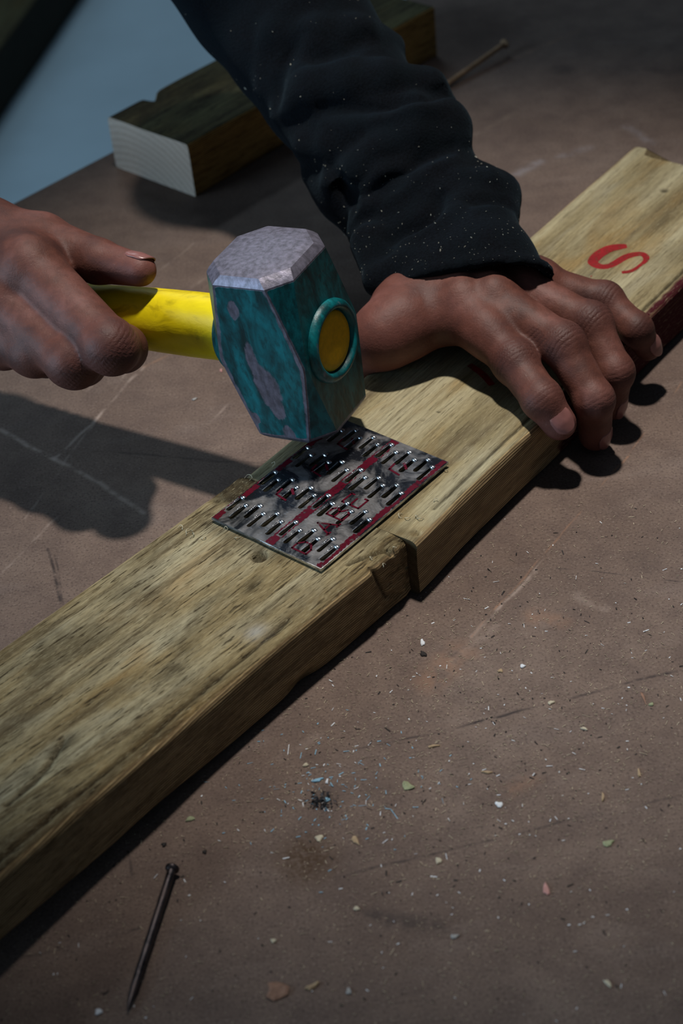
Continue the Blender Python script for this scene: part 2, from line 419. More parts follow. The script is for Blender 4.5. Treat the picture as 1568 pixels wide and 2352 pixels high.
# ------------------------------------------------------------------ sawn boards
def board(name, x0, x1, w, t, mat, parent, feat=None, step=.002, arris=.003, rag=.0006, seed=1, red=False):
    nx = int((x1 - x0) / step) + 1
    xs = np.linspace(x0, x1, nx)
    prof = []
    def run(p, q, n):
        for i in range(n): prof.append((p[0] + (q[0] - p[0]) * i / n, p[1] + (q[1] - p[1]) * i / n))
    def arc(cx, cz, a0, a1, n):
        for i in range(n):
            a = math.radians(a0 + (a1 - a0) * i / n); prof.append((cx + arris * math.cos(a), cz + arris * math.sin(a)))
    nw = max(8, int(w / min(step, .002))); nt = max(6, int(t / .0015))
    run((arris, 0), (w - arris, 0), 10); arc(w - arris, arris, -90, 0, 4)
    run((w, arris), (w, t - arris), nt); arc(w - arris, t - arris, 0, 90, 4)
    run((w - arris, t), (arris, t), nw); arc(arris, t - arris, 90, 180, 4)
    run((0, t - arris), (0, arris), nt); arc(arris, arris, 180, 270, 4)
    prof = np.array(prof); m = len(prof)
    V = np.zeros((nx * m, 3)); V[:, 0] = np.repeat(xs, m); V[:, 1:] = np.tile(prof, (nx, 1))
    top = sstep(t - arris * 1.2, t - arris * .3, V[:, 2]) * sstep(0., arris * .8, V[:, 1]) * sstep(0., arris * .8, w - V[:, 1])
    side = np.minimum(sstep(arris * .8, arris * .2, np.minimum(V[:, 1], w - V[:, 1])), 1)
    stain = np.zeros(len(V)); pale = np.zeros(len(V)); redv = np.zeros(len(V))
    onbot = V[:, 2] < .0008
    # edge wander and soft hollows
    nz = vnoise(V * np.array([1, 3, 3]), 30, seed) - .5
    c = np.array([0, w / 2, t / 2])
    dirv = V - c; dirv[:, 0] = 0; dirv /= np.linalg.norm(dirv, axis=1)[:, None] + 1e-9
    edge = (1 - np.maximum(top, side * (V[:, 2] > arris) * (V[:, 2] < t - arris)))
    V2 = V + dirv * (nz * rag * (1 + 2 * edge))[:, None]
    if feat: V2, stain, pale, redv = feat(V, V2, top, stain, pale, redv)
    V2[onbot, 2] = 0
    if feat is featA: V2[:, 2] += LIFT[0]; V2[:, 1] += LIFT[1]
    F = []
    for i in range(nx - 1):
        b0 = i * m; b1 = b0 + m
        for j in range(m):
            jj = (j + 1) % m
            F.append((b0 + j, b1 + j, b1 + jj, b0 + jj))
    face = np.where(side > .5, 1., 0.)
    # end caps with their own vertices so the end grain has a hard edge
    Vl = [V2]; fl = [face]; off = len(V2)
    ex = []
    for cap, base in ((0, 0), (1, (nx - 1) * m)):
        ring = V2[base:base + m]; cen = ring.mean(0)
        Vl += [ring, cen[None] + (ring - cen) * .5, cen[None]]
        fl += [np.full(2 * m + 1, 2.)]
        for j in range(m):
            jj = (j + 1) % m
            a, b, c2, d = off + j, off + jj, off + m + jj, off + m + j
            q = (a, b, c2, d); tri = (d, c2, off + 2 * m)
            F.append(q if cap == 0 else q[::-1]); F.append(tri if cap == 0 else tri[::-1])
        ex.append(2 * m + 1); off += 2 * m + 1
    z = np.zeros(sum(ex))
    A = dict(face=np.concatenate(fl), stain=np.concatenate([stain, z]), pale=np.concatenate([pale, z]))
    if red: A['red'] = np.concatenate([redv, z])
    return mesh(name, np.concatenate(Vl), F, mat, parent, attrs=A)

def dent(V, x, y, r, p=2.):
    d = np.hypot(V[:, 0] - x, V[:, 1] - y); return np.exp(-(d / r) ** p)
def bite(V, V2, stain, o, d, n, t):
    """bitten slots in the wood under the plate, the shade inside them painted dark"""
    for v, u in slots:
        p = PO + PD * v + PN * u - o; x, y = p @ d, p @ n; e = PD @ d, PD @ n
        rx, ry = V[:, 0] - x, V[:, 1] - y
        a = rx * e[0] + ry * e[1]; b = -rx * e[1] + ry * e[0]
        g = np.exp(-(a / (HLEN * 1.02)) ** 6 - (b / (HWID * 1.25)) ** 4) * t
        V2[:, 2] -= g * .0022; stain[:] = np.maximum(stain, g * .62)  # real dent, its inner shade added as dark colour
def polydist(X, Y, pts):
    best = np.full(len(X), 9.)
    for (x0, y0), (x1, y1) in zip(pts[:-1], pts[1:]):
        bx, by = x1 - x0, y1 - y0; L = bx * bx + by * by
        h = np.clip(((X - x0) * bx + (Y - y0) * by) / L, 0, 1)
        best = np.minimum(best, np.hypot(X - x0 - bx * h, Y - y0 - by * h))
    return best

T_A, T_B = .0289, .0285
ANG_A, ANG_B = .77677, .86346
def frame(ang, off):
    d = np.array([math.cos(ang), math.sin(ang), 0]); n = np.array([-math.sin(ang), math.cos(ang), 0])
    return d, n, n * off
dA, nA, oA = frame(ANG_A, .00876); dB, nB, oB = frame(ANG_B, .0054)
def locA(px, py, z=T_A): p = at(px, py, z) - oA; return p @ dA, p @ nA
def locB(px, py, z=T_B): p = at(px, py, z) - oB; return p @ dB, p @ nB

LIFT = [0, 0]
def featA(V, V2, top, stain, pale, red):
    x, y, z = V[:, 0], V[:, 1], V[:, 2]
    t = top > .3
    bite(V, V2, stain, oA, dA, nA, t)
    # round knot hole beside the plate, and small knots
    hx, hy = locA(595, 1278); g = dent(V, hx, hy, .0031, 6) * t
    V2[:, 2] -= g * .0045 * (.6 + .6 * vnoise(V, 900, 3)); stain = np.maximum(stain, g * .85)
    for px, py, r, s in ((578, 1347, .0026, .8), (560, 1395, .0015, .5), (385, 1545, .004, .55), (320, 1695, .004, .55), (350, 1690, .003, .5), (135, 1720, .003, .8), (50, 1790, .003, .4), (610, 1412, .003, .35), (420, 1500, .002, .4), (290, 1685, .002, .4)):
        kx, ky = locA(px, py); e = np.exp(-(((x - kx) / (r * 2.2)) ** 2 + ((y - ky) / r) ** 2)) * t
        stain = np.maximum(stain, e * s); V2[:, 2] -= e * s * .0005
    kx, ky = locA(585, 1452); pale = np.maximum(pale, .55 * np.exp(-(((x - kx) / .005) ** 2 + ((y - ky) / .0035) ** 2)) * t)
    # long drying crack near the front edge and a curved one at the left
    for pts, wd, dp in (([(-.30, .0035), (-.22, .0055), (-.15, .0062), (-.10, .0070), (-.06, .0078)], .0010, .0014),
                        ([locA(0, 1860), locA(60, 1810), locA(105, 1760), locA(135, 1705)], .0010, .0012),
                        ([locA(800, 1294), locA(850, 1272), locA(885, 1264), locA(912, 1274), locA(925, 1284)], .0010, .0022)):
        dd = polydist(x, y, pts) + (vnoise(V, 400, 5) - .5) * .0008
        g = np.exp(-(dd / wd) ** 2) * t; V2[:, 2] -= g * dp; stain = np.maximum(stain, g * .9)
    # bruised joint end: dark wedge above the crack, broken front corner
    e = sstep(-.020, .004, x) * sstep(.032, .008, y)
    stain = np.maximum(stain, (.28 + .5 * vnoise(V, 260, 8)) * e * t)
    fr = (y < .004) * sstep(-.022, -.004, x) * sstep(.0015, .004, z)
    crush = fr * (.35 + vnoise(V, 500, 4) * .9)
    V2[:, 1] += crush * .0013 * sstep(0, .004, T_A - z + .002)
    stain = np.maximum(stain, crush * .45)
    kink = np.exp(-((x + .0135 + (z - .02) * .35) / .0012) ** 2) * (y < .003) * (z > .008)
    V2[:, 1] += kink * .0012; stain = np.maximum(stain, kink * .9)
    end = sstep(.001, .0065, x)
    V2[:, 2] -= end * (z > T_A * .5) * .0016 * sstep(.012, 0., y); V2[:, 1] += end * (y < .003) * .0012
    # torn rear corner, with the hammer handle's shadow painted into the wood
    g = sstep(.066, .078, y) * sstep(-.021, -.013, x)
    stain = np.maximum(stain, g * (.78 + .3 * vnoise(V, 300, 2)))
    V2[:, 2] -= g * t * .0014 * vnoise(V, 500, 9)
    cx, cy = locA(505, 1142); g = dent(V, cx, cy, .0035) ; stain = np.maximum(stain, g * .8); V2[:, 2] -= g * .0012 * t
    g = np.exp(-(((x + .03) / .007) ** 2 + ((y - .074) / .009) ** 2)) * t
    stain = np.maximum(stain, g * .5 * vnoise(V, 350, 6) * 1.5)
    # dark line along the plate's left end, broad dirt streaks
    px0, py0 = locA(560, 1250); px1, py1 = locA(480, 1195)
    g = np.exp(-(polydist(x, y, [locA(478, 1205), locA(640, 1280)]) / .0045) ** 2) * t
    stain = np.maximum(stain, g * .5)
    for bx, by, rx, ry, s in ((-.28, .06, .06, .010, .35), (-.16, .078, .05, .006, .28), (-.12, .05, .035, .004, .2), (-.25, .03, .05, .005, .25), (-.11, .012, .012, .006, .25), (-.17, .016, .02, .004, .35), (-.30, .08, .05, .02, .3)):
        stain = np.maximum(stain, s * np.exp(-(((x - bx) / rx) ** 2 + ((y - by) / ry) ** 2)) * t * (.4 + vnoise(V * np.array([.2, 1, 1]), 420, 11)))
    # bark notch in the lower front edge
    bx, _ = locA(700, 1575, 0.); g = np.exp(-((x - bx) / .008) ** 2) * (y < .004) * sstep(.009, .002, z)
    V2[:, 1] += g * .002; stain = np.maximum(stain, g * .7)
    # end sawn slightly out of square; the board is warped and lifts off the bench towards its far end
    V2[:, 0] -= sstep(-.03, .006, x) * y * .085
    u = np.maximum(-x - .03, 0); lift = .30 * u ** 2 / (1 + u * 1.2)
    LIFT[:] = lift, lift * -.9
    return V2, stain, pale, red

def featB(V, V2, top, stain, pale, red):
    x, y, z = V[:, 0], V[:, 1], V[:, 2]; t = top > .3
    bite(V, V2, stain, oB, dB, nB, t)
    for px, py, r, s in ((1007, 946, .0009, 1.), (970, 965, .0008, .6), (1525, 437, .0022, .8)):
        kx, ky = locB(px, py); g = dent(V, kx, ky, r, 4) * t; stain = np.maximum(stain, g * s); V2[:, 2] -= g * .0006
    kx, ky = locB(953, 1223); g = dent(V, kx, ky, .0017, 4) * (z > T_B * .6); V2[:, 2] -= g * .0020; stain = np.maximum(stain, g * .45)
    for pts, dp in (([(.03, .0062), (.12, .0060), (.2, .0058), (.36, .0056)], .0008),):
        g = np.exp(-((polydist(x, y, pts) + (vnoise(V, 300, 5) - .5) * .0004) / .0009) ** 2) * t
        V2[:, 2] -= g * dp; stain = np.maximum(stain, g * .9)
    # dished, grey corner at the joint
    g = sstep(.018, .008, x) * sstep(.022, .008, y) * t
    stain = np.maximum(stain, g * (.25 + .45 * vnoise(V, 350, 4)))
    for bx, by, rx, ry, s in ((.27, .062, .07, .006, .30), (.22, .078, .05, .004, .22), (.30, .04, .05, .006, .2), (.06, .03, .05, .004, .12), (.33, .07, .03, .01, .25)):
        stain = np.maximum(stain, s * np.exp(-(((x - bx) / rx) ** 2 + ((y - by) / ry) ** 2)) * t * (.4 + vnoise(V * np.array([.2, 1, 1]), 420, 11)))
    # red end paint on the front edge
    edge = .118 + (vnoise(V, 180, 3) - .5) * .012
    r = sstep(edge - .0015, edge + .0015, x) * sstep(.0045, .0030, y + (vnoise(V, 240, 6) - .5) * .002)
    red = np.maximum(red, r)
    # ragged far end with a tab left on the back corner
    endx = .3405 + sstep(.080, .083, y) * .0075 + (vnoise(V * np.array([0, 1, 0]), 300, 2) - .5) * .0015
    far = x > .335
    V2[:, 0] = np.where(far, .335 + (x - .335) * (endx - .335) / .013, V2[:, 0])
    return V2, stain, pale, red

bA = empty('timber_board', oA, (0, 0, ANG_A))
tag(bA, 'weathered pine board running from the lower left up to the joint under the metal plate', 'board', 'boards joined end to end')
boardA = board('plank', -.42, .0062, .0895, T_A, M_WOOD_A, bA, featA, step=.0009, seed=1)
bB = empty('timber_board', oB, (0, 0, ANG_B))
tag(bB, 'pale yellow pine board under the open hand, with a red stamp and red painted edge', 'board', 'boards joined end to end')
boardB = board('plank', .0074, .348, .0903, T_B, M_WOOD_B, bB, featB, step=.0009, seed=2, red=True)

def ribbon(pts, widths, z, conv, lift=.00012):
    """flat ink stroke on a board face: points in photo pixels, widths in metres"""
    P = np.array([conv(*p) for p in pts]); n = len(P)
    V = []; F = []
    for i in range(n):
        tdir = P[min(i + 1, n - 1)] - P[max(i - 1, 0)]; tdir /= np.linalg.norm(tdir); nn = np.array([-tdir[1], tdir[0]])
        for s in (-1, 1): V.append((*(P[i] + nn * s * widths[i] / 2), z + lift))
    for i in range(n - 1): F.append((2 * i, 2 * i + 2, 2 * i + 3, 2 * i + 1))
    return V, F
def smooth_path(pts, wd, sub=6):
    pts = np.array(pts, float); wd = np.array(wd, float); t = np.arange(len(pts)); tt = np.linspace(0, len(pts) - 1, (len(pts) - 1) * sub + 1)
    out = []
    for u in tt:
        i = min(int(u), len(pts) - 2); f = u - i
        p0, p1, p2, p3 = pts[max(i - 1, 0)], pts[i], pts[i + 1], pts[min(i + 2, len(pts) - 1)]
        out.append(.5 * (2 * p1 + (p2 - p0) * f + (2 * p0 - 5 * p1 + 4 * p2 - p3) * f * f + (3 * p1 - p0 - 3 * p2 + p3) * f ** 3))
    return np.array(out), np.interp(tt, t, wd)
def cr(c): return (1280 + .1658 * c[0], 520 + .1658 * c[1])
pts, wd = smooth_path([cr(c) for c in [(960, 275), (850, 285), (720, 310), (600, 370), (520, 440), (490, 500), (560, 550), (670, 560), (790, 515), (880, 460), (970, 415), (1080, 388), (1170, 385), (1225, 425), (1215, 480), (1130, 550), (1020, 620), (890, 640)]],
                       [.0036, .0056, .0062, .0062, .0060, .0052, .0046, .0044, .0044, .0044, .0046, .0042, .0036, .0034, .0026, .0018, .0026, .0026])
VV, FF = ribbon(pts, wd, T_B, locB)
tag(mesh('stamped_letter', VV, FF, M_STAMP, bB, smooth=False), 'red stamped letter S')
VV, FF = ribbon(*smooth_path([cr(c) for c in [(150, 670), (230, 695), (310, 735), (370, 765)]], [.0024, .0028, .0026, .0024]), T_B, locB, .00014)
V3, F3 = ribbon(*smooth_path([cr(c) for c in [(365, 750), (410, 720), (465, 685)]], [.0016, .0016, .0014]), T_B, locB, .00017)
tag(mesh('stamped_letter', VV + V3, FF + [tuple(i + len(VV) for i in f) for f in F3], M_STAMP, bB, smooth=False), 'red stamped letter, mostly hidden by the hand')
VV, FF = ribbon(*smooth_path([(1078, 838), (1092, 848), (1110, 862), (1130, 885)], [.003, .0034, .0034, .003]), T_B, locB)
tag(mesh('stamped_letter', VV, FF, M_STAMP, bB, smooth=False), 'dark red stamp fragment under the index finger')

# loose fibres torn up along the joint
def fibres(parent, spots, loc, zt):
    V = []; F = []
    for px, py, lpx, seed in spots:
        r_ = np.random.default_rng(seed); x, y = loc(px, py); a = r_.uniform(0, 6.28); L = lpx / 5500.; n = 9; r = .00016; o = len(V)
        for i in range(n):
            t = i / (n - 1); aa = a + (t - .5) * r_.uniform(1.0, 2.2)
            c_ = np.array([x + L * (t - .5) * math.cos(aa), y + L * (t - .5) * math.sin(aa), zt + .0003 + .0011 * math.sin(math.pi * t)])
            for q in range(4): V.append(c_ + r * np.array([math.cos(q * 1.57) * math.sin(aa), -math.cos(q * 1.57) * math.cos(aa), math.sin(q * 1.57)]))
        for i in range(n - 1):
            for q in range(4): F.append((o + 4 * i + q, o + 4 * i + (q + 1) % 4, o + 4 * i + 4 + (q + 1) % 4, o + 4 * i + 4 + q))
    o = mesh('wood_fibres', V, F, M_FIBRE, parent); o['kind'] = 'stuff'
M_FIBRE = mat_flat('torn_wood_fibre', (.50, .46, .33), .8)
fibres(bA, [(430, 1222, 26, 1), (418, 1212, 20, 2), (446, 1232, 24, 3), (470, 1240, 18, 4), (905, 1262, 14, 5), (880, 1300, 12, 6), (850, 1285, 14, 7), (520, 1215, 14, 8), (545, 1240, 16, 9)], locA, T_A)
fibres(bB, [(632, 1068, 22, 11), (575, 1096, 30, 12), (1025, 1085, 14, 13), (935, 1195, 18, 14), (955, 1190, 16, 15), (915, 1186, 22, 16), (965, 1196, 20, 17), (1000, 1150, 14, 18), (930, 1150, 12, 19)], locB, T_B)

# far offcut lying at the bench edge
oc0 = at(449, 452, 0.); oc1 = at(1003, 128, 0.)
ang_c = math.atan2(oc1[1] - oc0[1], oc1[0] - oc0[0]); len_c = float(np.linalg.norm((oc1 - oc0)[:2]))
def featC(V, V2, top, stain, pale, red):
    x, y, z = V[:, 0], V[:, 1], V[:, 2]
    g = np.exp(-((x - .034) / .004) ** 2) * sstep(.055, .066, y) * (z > .015)
    V2[:, 2] -= g * .004; V2[:, 1] -= g * .003
    for bx, by, r, s in ((.05, .035, .004, .7), (.035, .03, .005, .6), (.02, .055, .01, .5), (.06, .05, .008, .5)):
        stain = np.maximum(stain, s * np.exp(-(((x - bx) / (2.5 * r)) ** 2 + ((y - by) / r) ** 2)) * top)
    V2[:, 0] += sstep(.02, 0, x) * (.033 - z) * .10 * 0
    return V2, stain, pale, red
bC = empty('timber_offcut', (float(oc0[0]), float(oc0[1]), 0), (0, 0, ang_c))
tag(bC, 'short dark treated pine offcut with a pale sawn end, lying at the far bench edge', 'offcut')
board('block', 0, len_c, .068, .033, M_WOOD_C, bC, featC, step=.003, seed=4, arris=.002)

# dark beam lying on the floor beyond the bench
q1 = at(190, 0, -.8); q2 = at(0, 280, -.8); dq = (q1 - q2) / np.linalg.norm(q1 - q2)
def near_t(px, py, h):
    best = None
    for t in np.linspace(-1, 2, 3001):
        P = q2 + dq * t + np.array([0, 0, h]); d = P - CAM; z = d @ FWD
        e = (W / 2 + FPX * (d @ RGT) / z - px) ** 2 + (H / 2 - FPX * (d @ UPV) / z - py) ** 2
        if best is None or e < best[0]: best = (e, t)
    return best[1]
t0 = near_t(50, 80, .09)
sb = q2 + dq * t0
bD = empty('timber_sleeper', (float(sb[0]), float(sb[1]), -.8), (0, 0, math.atan2(dq[1], dq[0])))
tag(bD, 'thick dark greenish timber lying on the pale floor beyond the bench, top left', 'timber')
board('block', -1.2, 1.5, .30, .10, M_WOOD_D, bD, None, step=.03, seed=6, arris=.006)

# ------------------------------------------------------------------ nail plate
plate = empty('nail_plate', PO, (0, 0, PA))
tag(plate, 'galvanised steel nail plate with slotted teeth and red paint, laid over the board joint', 'nail plate')
def plate_sheet():
    # the sheet tiled in cells around each slot: rows of v, columns of u, slot cut out of its cell
    cu = bpy.data.curves.new('sheet', 'CURVE'); cu.dimensions = '2D'; cu.fill_mode = 'BOTH'; cu.extrude = PT / 2; cu.bevel_depth = .00015
    def spl(pts):
        s = cu.splines.new('POLY'); s.points.add(len(pts) - 1); s.use_cyclic_u = True
        for p, q in zip(s.points, pts): p.co = (q[0], q[1], 0, 1)
    spl([(0, 0), (PL * .5, -.0001), (PL, 0), (PL + .0002, PW), (PL * .4, PW + .0001), (0, PW)])
    for k, (v, u) in enumerate(slots):
        L = HLEN * (1 + .06 * math.sin(k * 2.3)); wd = HWID * (1 + .12 * math.sin(k * 1.7))
        pts = []
        for a in np.linspace(-90, 90, 6): pts.append((v + L - wd + wd * math.cos(math.radians(a)), u + wd * math.sin(math.radians(a)) * .75))
        for a in np.linspace(90, 270, 6): pts.append((v - L + wd + wd * math.cos(math.radians(a)), u + wd * math.sin(math.radians(a))))
        spl(pts[::-1])
    tmp = bpy.data.objects.new('tmp', cu); COL.objects.link(tmp)
    dg = bpy.context.evaluated_depsgraph_get()
    me = bpy.data.meshes.new_from_object(tmp.evaluated_get(dg))
    bpy.data.objects.remove(tmp)
    me.name = 'sheet'
    bm = bmesh.new(); bm.from_mesh(me)
    bmesh.ops.triangulate(bm, faces=bm.faces)
    bm.to_mesh(me); bm.free()
    me.materials.clear(); me.materials.append(M_GALV); me.materials.append(M_TOOTH)
    for p in me.polygons: p.material_index = 1 if abs(p.normal.z) < .5 and (min(p.center.x, p.center.y, PL - p.center.x, PW - p.center.y) < .0006) else 0
    return link(bpy.data.objects.new('sheet', me), plate)
sheet = plate_sheet(); sheet.location = (0, 0, PT / 2)
# each tooth: a bright rolled lip at one end of its slot, bent down into the wood, and a raised rim beside it
def tooth_mesh():
    V = []; F = []
    prof = [(-.0018, .0000), (-.0010, .00055), (-.0002, .00095), (.0004, .0010), (.0009, .00075), (.00125, .0001), (.0014, -.0012), (.0014, -.0030)]
    prof = [(HLEN - .0012 - p[0] * -1 if False else HLEN + .0006 - (p[0] + .0018), p[1]) for p in prof]
    wds = [.0004, .0009, .0011, .0011, .00105, .00095, .0008, .0006]
    n = 7
    prof = [(HLEN + .0014, .00005), (HLEN + .0008, .0005), (HLEN + .0002, .00088), (HLEN - .0004, .00086), (HLEN - .0009, .0004), (HLEN - .0011, -.0004), (HLEN - .0011, -.0020)]
    wds = [.0006, .0012, .00135, .0013, .00115, .0010, .0008]
    for (x, z), w in zip(prof, wds):
        for j in range(n):
            a = -1 + 2 * j / (n - 1)
            V.append((x, a * w, z - .00045 * a * a))
    for i in range(len(prof) - 1):
        for j in range(n - 1): F.append((i * n + j, i * n + j + 1, (i + 1) * n + j + 1, (i + 1) * n + j))
    # rim bead along both long sides
    for sgn in (1,):
        o = len(V); m = 10
        for i in range(m):
            x = -HLEN + .0006 + (2 * HLEN - .0022) * i / (m - 1); h = .00025 + .00055 * (i / (m - 1)) ** 2
            y = sgn * HWID * (1.0 - .12 * (i / (m - 1)))
            V += [(x, y + sgn * .00002, -.0004), (x, y + sgn * .00012, h), (x, y + sgn * .0003, h * .8), (x, y + sgn * .0006, -.00005)]
        for i in range(m - 1):
            for j in range(3):
                q = (o + 4 * i + j, o + 4 * i + j + 1, o + 4 * i + j + 5, o + 4 * i + j + 4)
                F.append(q if sgn < 0 else q[::-1])
    me = bpy.data.meshes.new('tooth'); me.from_pydata(V, [], F); me.shade_smooth(); me.materials.append(M_TOOTH)
    return me
TM = tooth_mesh()
for k, (v, u) in enumerate(slots):
    o = bpy.data.objects.new('tooth', TM); link(o, plate); o.location = (v, u, PT)
    o.rotation_euler = (random.uniform(-.05, .05), random.uniform(-.02, .02), random.uniform(-.04, .04))
    o.scale = (1, random.uniform(.92, 1.1), random.uniform(.85, 1.2))
# red paint: broken bars on both edges and along the middle, printed letters
def bar(v0, v1, u0, u1, n=14):
    V = []; F = []
    for i in range(n):
        v = v0 + (v1 - v0) * i / (n - 1)
        V += [(v, u0 + random.uniform(-.0004, .0004), PT + .00022), (v, u1 + random.uniform(-.0004, .0004), PT + .00022)]
    for i in range(n - 1): F.append((2 * i, 2 * i + 2, 2 * i + 3, 2 * i + 1))
    return V, F
def paint(name, parts, label=None):
    V = []; F = []
    for v, f in parts:
        F += [tuple(i + len(V) for i in q) for q in f]; V += v
    o = mesh(name, V, F, M_STRIPE, plate, smooth=False)
    if label: o['label'] = label
    return o
def clipbars(u0, u1):
    """bar pieces that skip the slots they would cover"""
    out = []
    cells = np.linspace(.0004, PL - .0004, 60)
    for a, b in zip(cells[:-1], cells[1:]):
        segs = [(u0, u1)]
        for (v, u) in slots:
            if abs((a + b) / 2 - v) < HLEN + .0004:
                new = []
                for s0, s1 in segs:
                    l, h = u - HWID * 1.15, u + HWID * 1.15
                    if h <= s0 or l >= s1: new.append((s0, s1)); continue
                    if l - s0 > .0003: new.append((s0, l))
                    if s1 - h > .0003: new.append((h, s1))
                segs = new
        for s0, s1 in segs: out.append(bar(a, b, s0, s1, 2))
    return out
paint('paint_stripe', clipbars(.0264, .0305), 'red painted stripe down the middle of the plate')
paint('paint_stripe', clipbars(.0003, .0030), 'red painted stripe along the near edge')
paint('paint_stripe', clipbars(.0572, .0599), 'red painted stripe along the far edge')
def stroke(pts, w, z=PT + .0003):
    P = np.array(pts, float); V = []; F = []
    for a, b in zip(P[:-1], P[1:]):
        t = (b - a) / np.linalg.norm(b - a); nn = np.array([-t[1], t[0]]) * w / 2; o = len(V)
        a2 = a - t * w * .35; b2 = b + t * w * .35
        V += [(*(a2 - nn), z), (*(b2 - nn), z), (*(b2 + nn), z), (*(a2 + nn), z)]; F.append((o, o + 1, o + 2, o + 3))
    return V, F
# letters read along the plate (v), tops towards +u; v0 = left edge, height in u
def letter(ch, v0, u0, hh, ww, w=.0009):
    G = {'A': [[(0, 0), (.5, 1), (1, 0)], [(.2, .38), (.8, .38)], [(-.15, 0), (.2, 0)], [(.8, 0), (1.15, 0)]],
         'B': [[(0, 0), (0, 1), (.6, 1), (.85, .8), (.6, .54), (0, .54)], [(.6, .54), (1, .28), (.65, 0), (0, 0)]],
         'E': [[(1, 0), (0, 0), (0, 1), (1, 1)], [(0, .52), (.75, .52)], [(1, 0), (1, .18)], [(1, 1), (1, .82)]],
         'D': [[(0, 0), (0, 1), (.55, 1), (1, .7), (1, .3), (.55, 0), (0, 0)]],
         'I': [[(0, 0), (1, 0)], [(.5, 0), (.5, 1)], [(0, 1), (1, 1)]]}
    return [stroke([(v0 + x * ww, u0 + y * hh) for x, y in s], w) for s in G[ch]]
for ch, v0, u0, hh, ww in (('D', .0035, .0110, .0075, .0060), ('A', .0185, .0117, .0085, .0068), ('B', .0285, .0125, .0085, .0068), ('E', .0385, .0120, .0088, .0065)):
    paint('printed_letter', letter(ch, v0, u0, hh, ww), 'red printed letter ' + ch if ch in 'ABE' else None)
for v0, u0 in ((.026, .0415), (.047, .040), (.068, .0425), (.066, .012)):
    paint('printed_mark', [stroke([(v0, u0), (v0 + .001, u0 + .006), (v0 + .005, u0 + .0065)], .0010), stroke([(v0 + .005, u0), (v0 + .0075, u0 + .003)], .0012)], 'worn red printed mark')

# ------------------------------------------------------------------ hammer
HR = np.array([[.8212, .5536, -.1383], [-.5565, .8306, .0207], [.1263, .0600, .9902]])
HO = CAM + (np.array([-.0410, .0482, .1099]) - CAM) * (.782 / .73)
HL, HW = .0417, .0222
hm = Matrix.Identity(4)
u_, _, vt_ = np.linalg.svd(HR); HRo = u_ @ vt_
for i in range(3):
    for j in range(3): hm[i][j] = HRo[i, j]
    hm[i][3] = HO[i]
ham = empty('club_hammer'); ham.matrix_world = hm
tag(ham, 'club hammer with worn teal head and yellow handle, poised over the nail plate', 'hammer')

def head():
    zs = np.concatenate([[-HL, -HL + .0008, -HL + .002], np.linspace(-HL + .0035, HL - .0035, 60), [HL - .002, HL - .0008, HL]])
    ns = 10
    V = []; bare = []
    for z in zs:
        a = abs(z) / HL
        c = .0012 + .0085 * a ** 1.1
        w = HW * (1 - .02 * a) - max(0, (abs(z) - (HL - .003))) * .85
        cor = [(w - c, -w), (w, -w + c), (w, w - c), (w - c, w), (-w + c, w), (-w, w - c), (-w, -w + c), (-w + c, -w)]
        for k in range(8):
            p, q = cor[k], cor[(k + 1) % 8]
            for i in range(ns):
                f = i / ns; x = p[0] + (q[0] - p[0]) * f; y = p[1] + (q[1] - p[1]) * f
                V.append((x, y, z))
                b = sstep(HL - .0050, HL - .0036, abs(z))
                # rubbed edges between the broad faces and the chamfers
                dcor = min(math.hypot(x - cx, y - cy) for cx, cy in (cor[0], cor[7], cor[4], cor[3]))
                b = max(b, .85 * math.exp(-(dcor / .0011) ** 2))
                if y < -w + .0004 or y > w - .0004:
                    for ex, ez, rx, rz in ((-.006, .0265, .0032, .0055), (-.0045, .0015, .0034, .012), (-.0005, -.012, .0070, .012), (.001, -.022, .004, .008), (.003, -.036, .0034, .0055), (-.012, -.03, .001, .004)):
                        b = max(b, 1.0 * math.exp(-(((x - ex) / rx) ** 2 + ((z - ez) / rz) ** 2) ** 1.5))
                bare.append(b)
    m = 8 * ns; F = []
    for i in range(len(zs) - 1):
        for j in range(m):
            jj = (j + 1) % m; F.append((i * m + j, i * m + jj, (i + 1) * m + jj, (i + 1) * m + j))
    V = np.array(V)
    for cap, base, sg in ((0, 0, -1), (1, (len(zs) - 1) * m, 1)):
        ring = V[base:base + m].copy(); prev = base
        for s, dz in ((.8, .0008), (.5, .0013), (.2, .0015)):
            o = len(V); V = np.concatenate([V, ring * np.array([s, s, 1]) + np.array([0, 0, sg * dz])]); bare += [1.] * m
            for j in range(m):
                jj = (j + 1) % m; q = (prev + j, prev + jj, o + jj, o + j); F.append(q if cap else q[::-1])
            prev = o
        V = np.concatenate([V, [[0, 0, ring[0, 2] + sg * .0015]]]); bare += [1.]
        for j in range(m):
            q = (prev + j, prev + (j + 1) % m, len(V) - 1); F.append(q if cap else q[::-1])
    o = mesh('head', V, F, M_HAMMER, ham, attrs=dict(bare=bare))
    o.data.shade_smooth()
    md = o.modifiers.new('hard_edges', 'EDGE_SPLIT'); md.split_angle = math.radians(24)
    return o
head()
def lathe_x(prof, n, sy=1., sz=1.):
    """rings along local x: list of (x, r)"""
    V = []; F = []
    for x, r in prof:
        for i in range(n):
            a = 2 * math.pi * i / n; V.append((x, r * math.cos(a) * sy, r * math.sin(a) * sz))
    for i in range(len(prof) - 1):
        for j in range(n):
            F.append((i * n + j, i * n + (j + 1) % n, (i + 1) * n + (j + 1) % n, (i + 1) * n + j))
    return V, F
V, F = lathe_x([(HW - .001, .0182), (HW + .0012, .0180), (HW + .0028, .0166), (HW + .0032, .0152), (HW + .0026, .0140), (HW - .002, .0134)], 48)
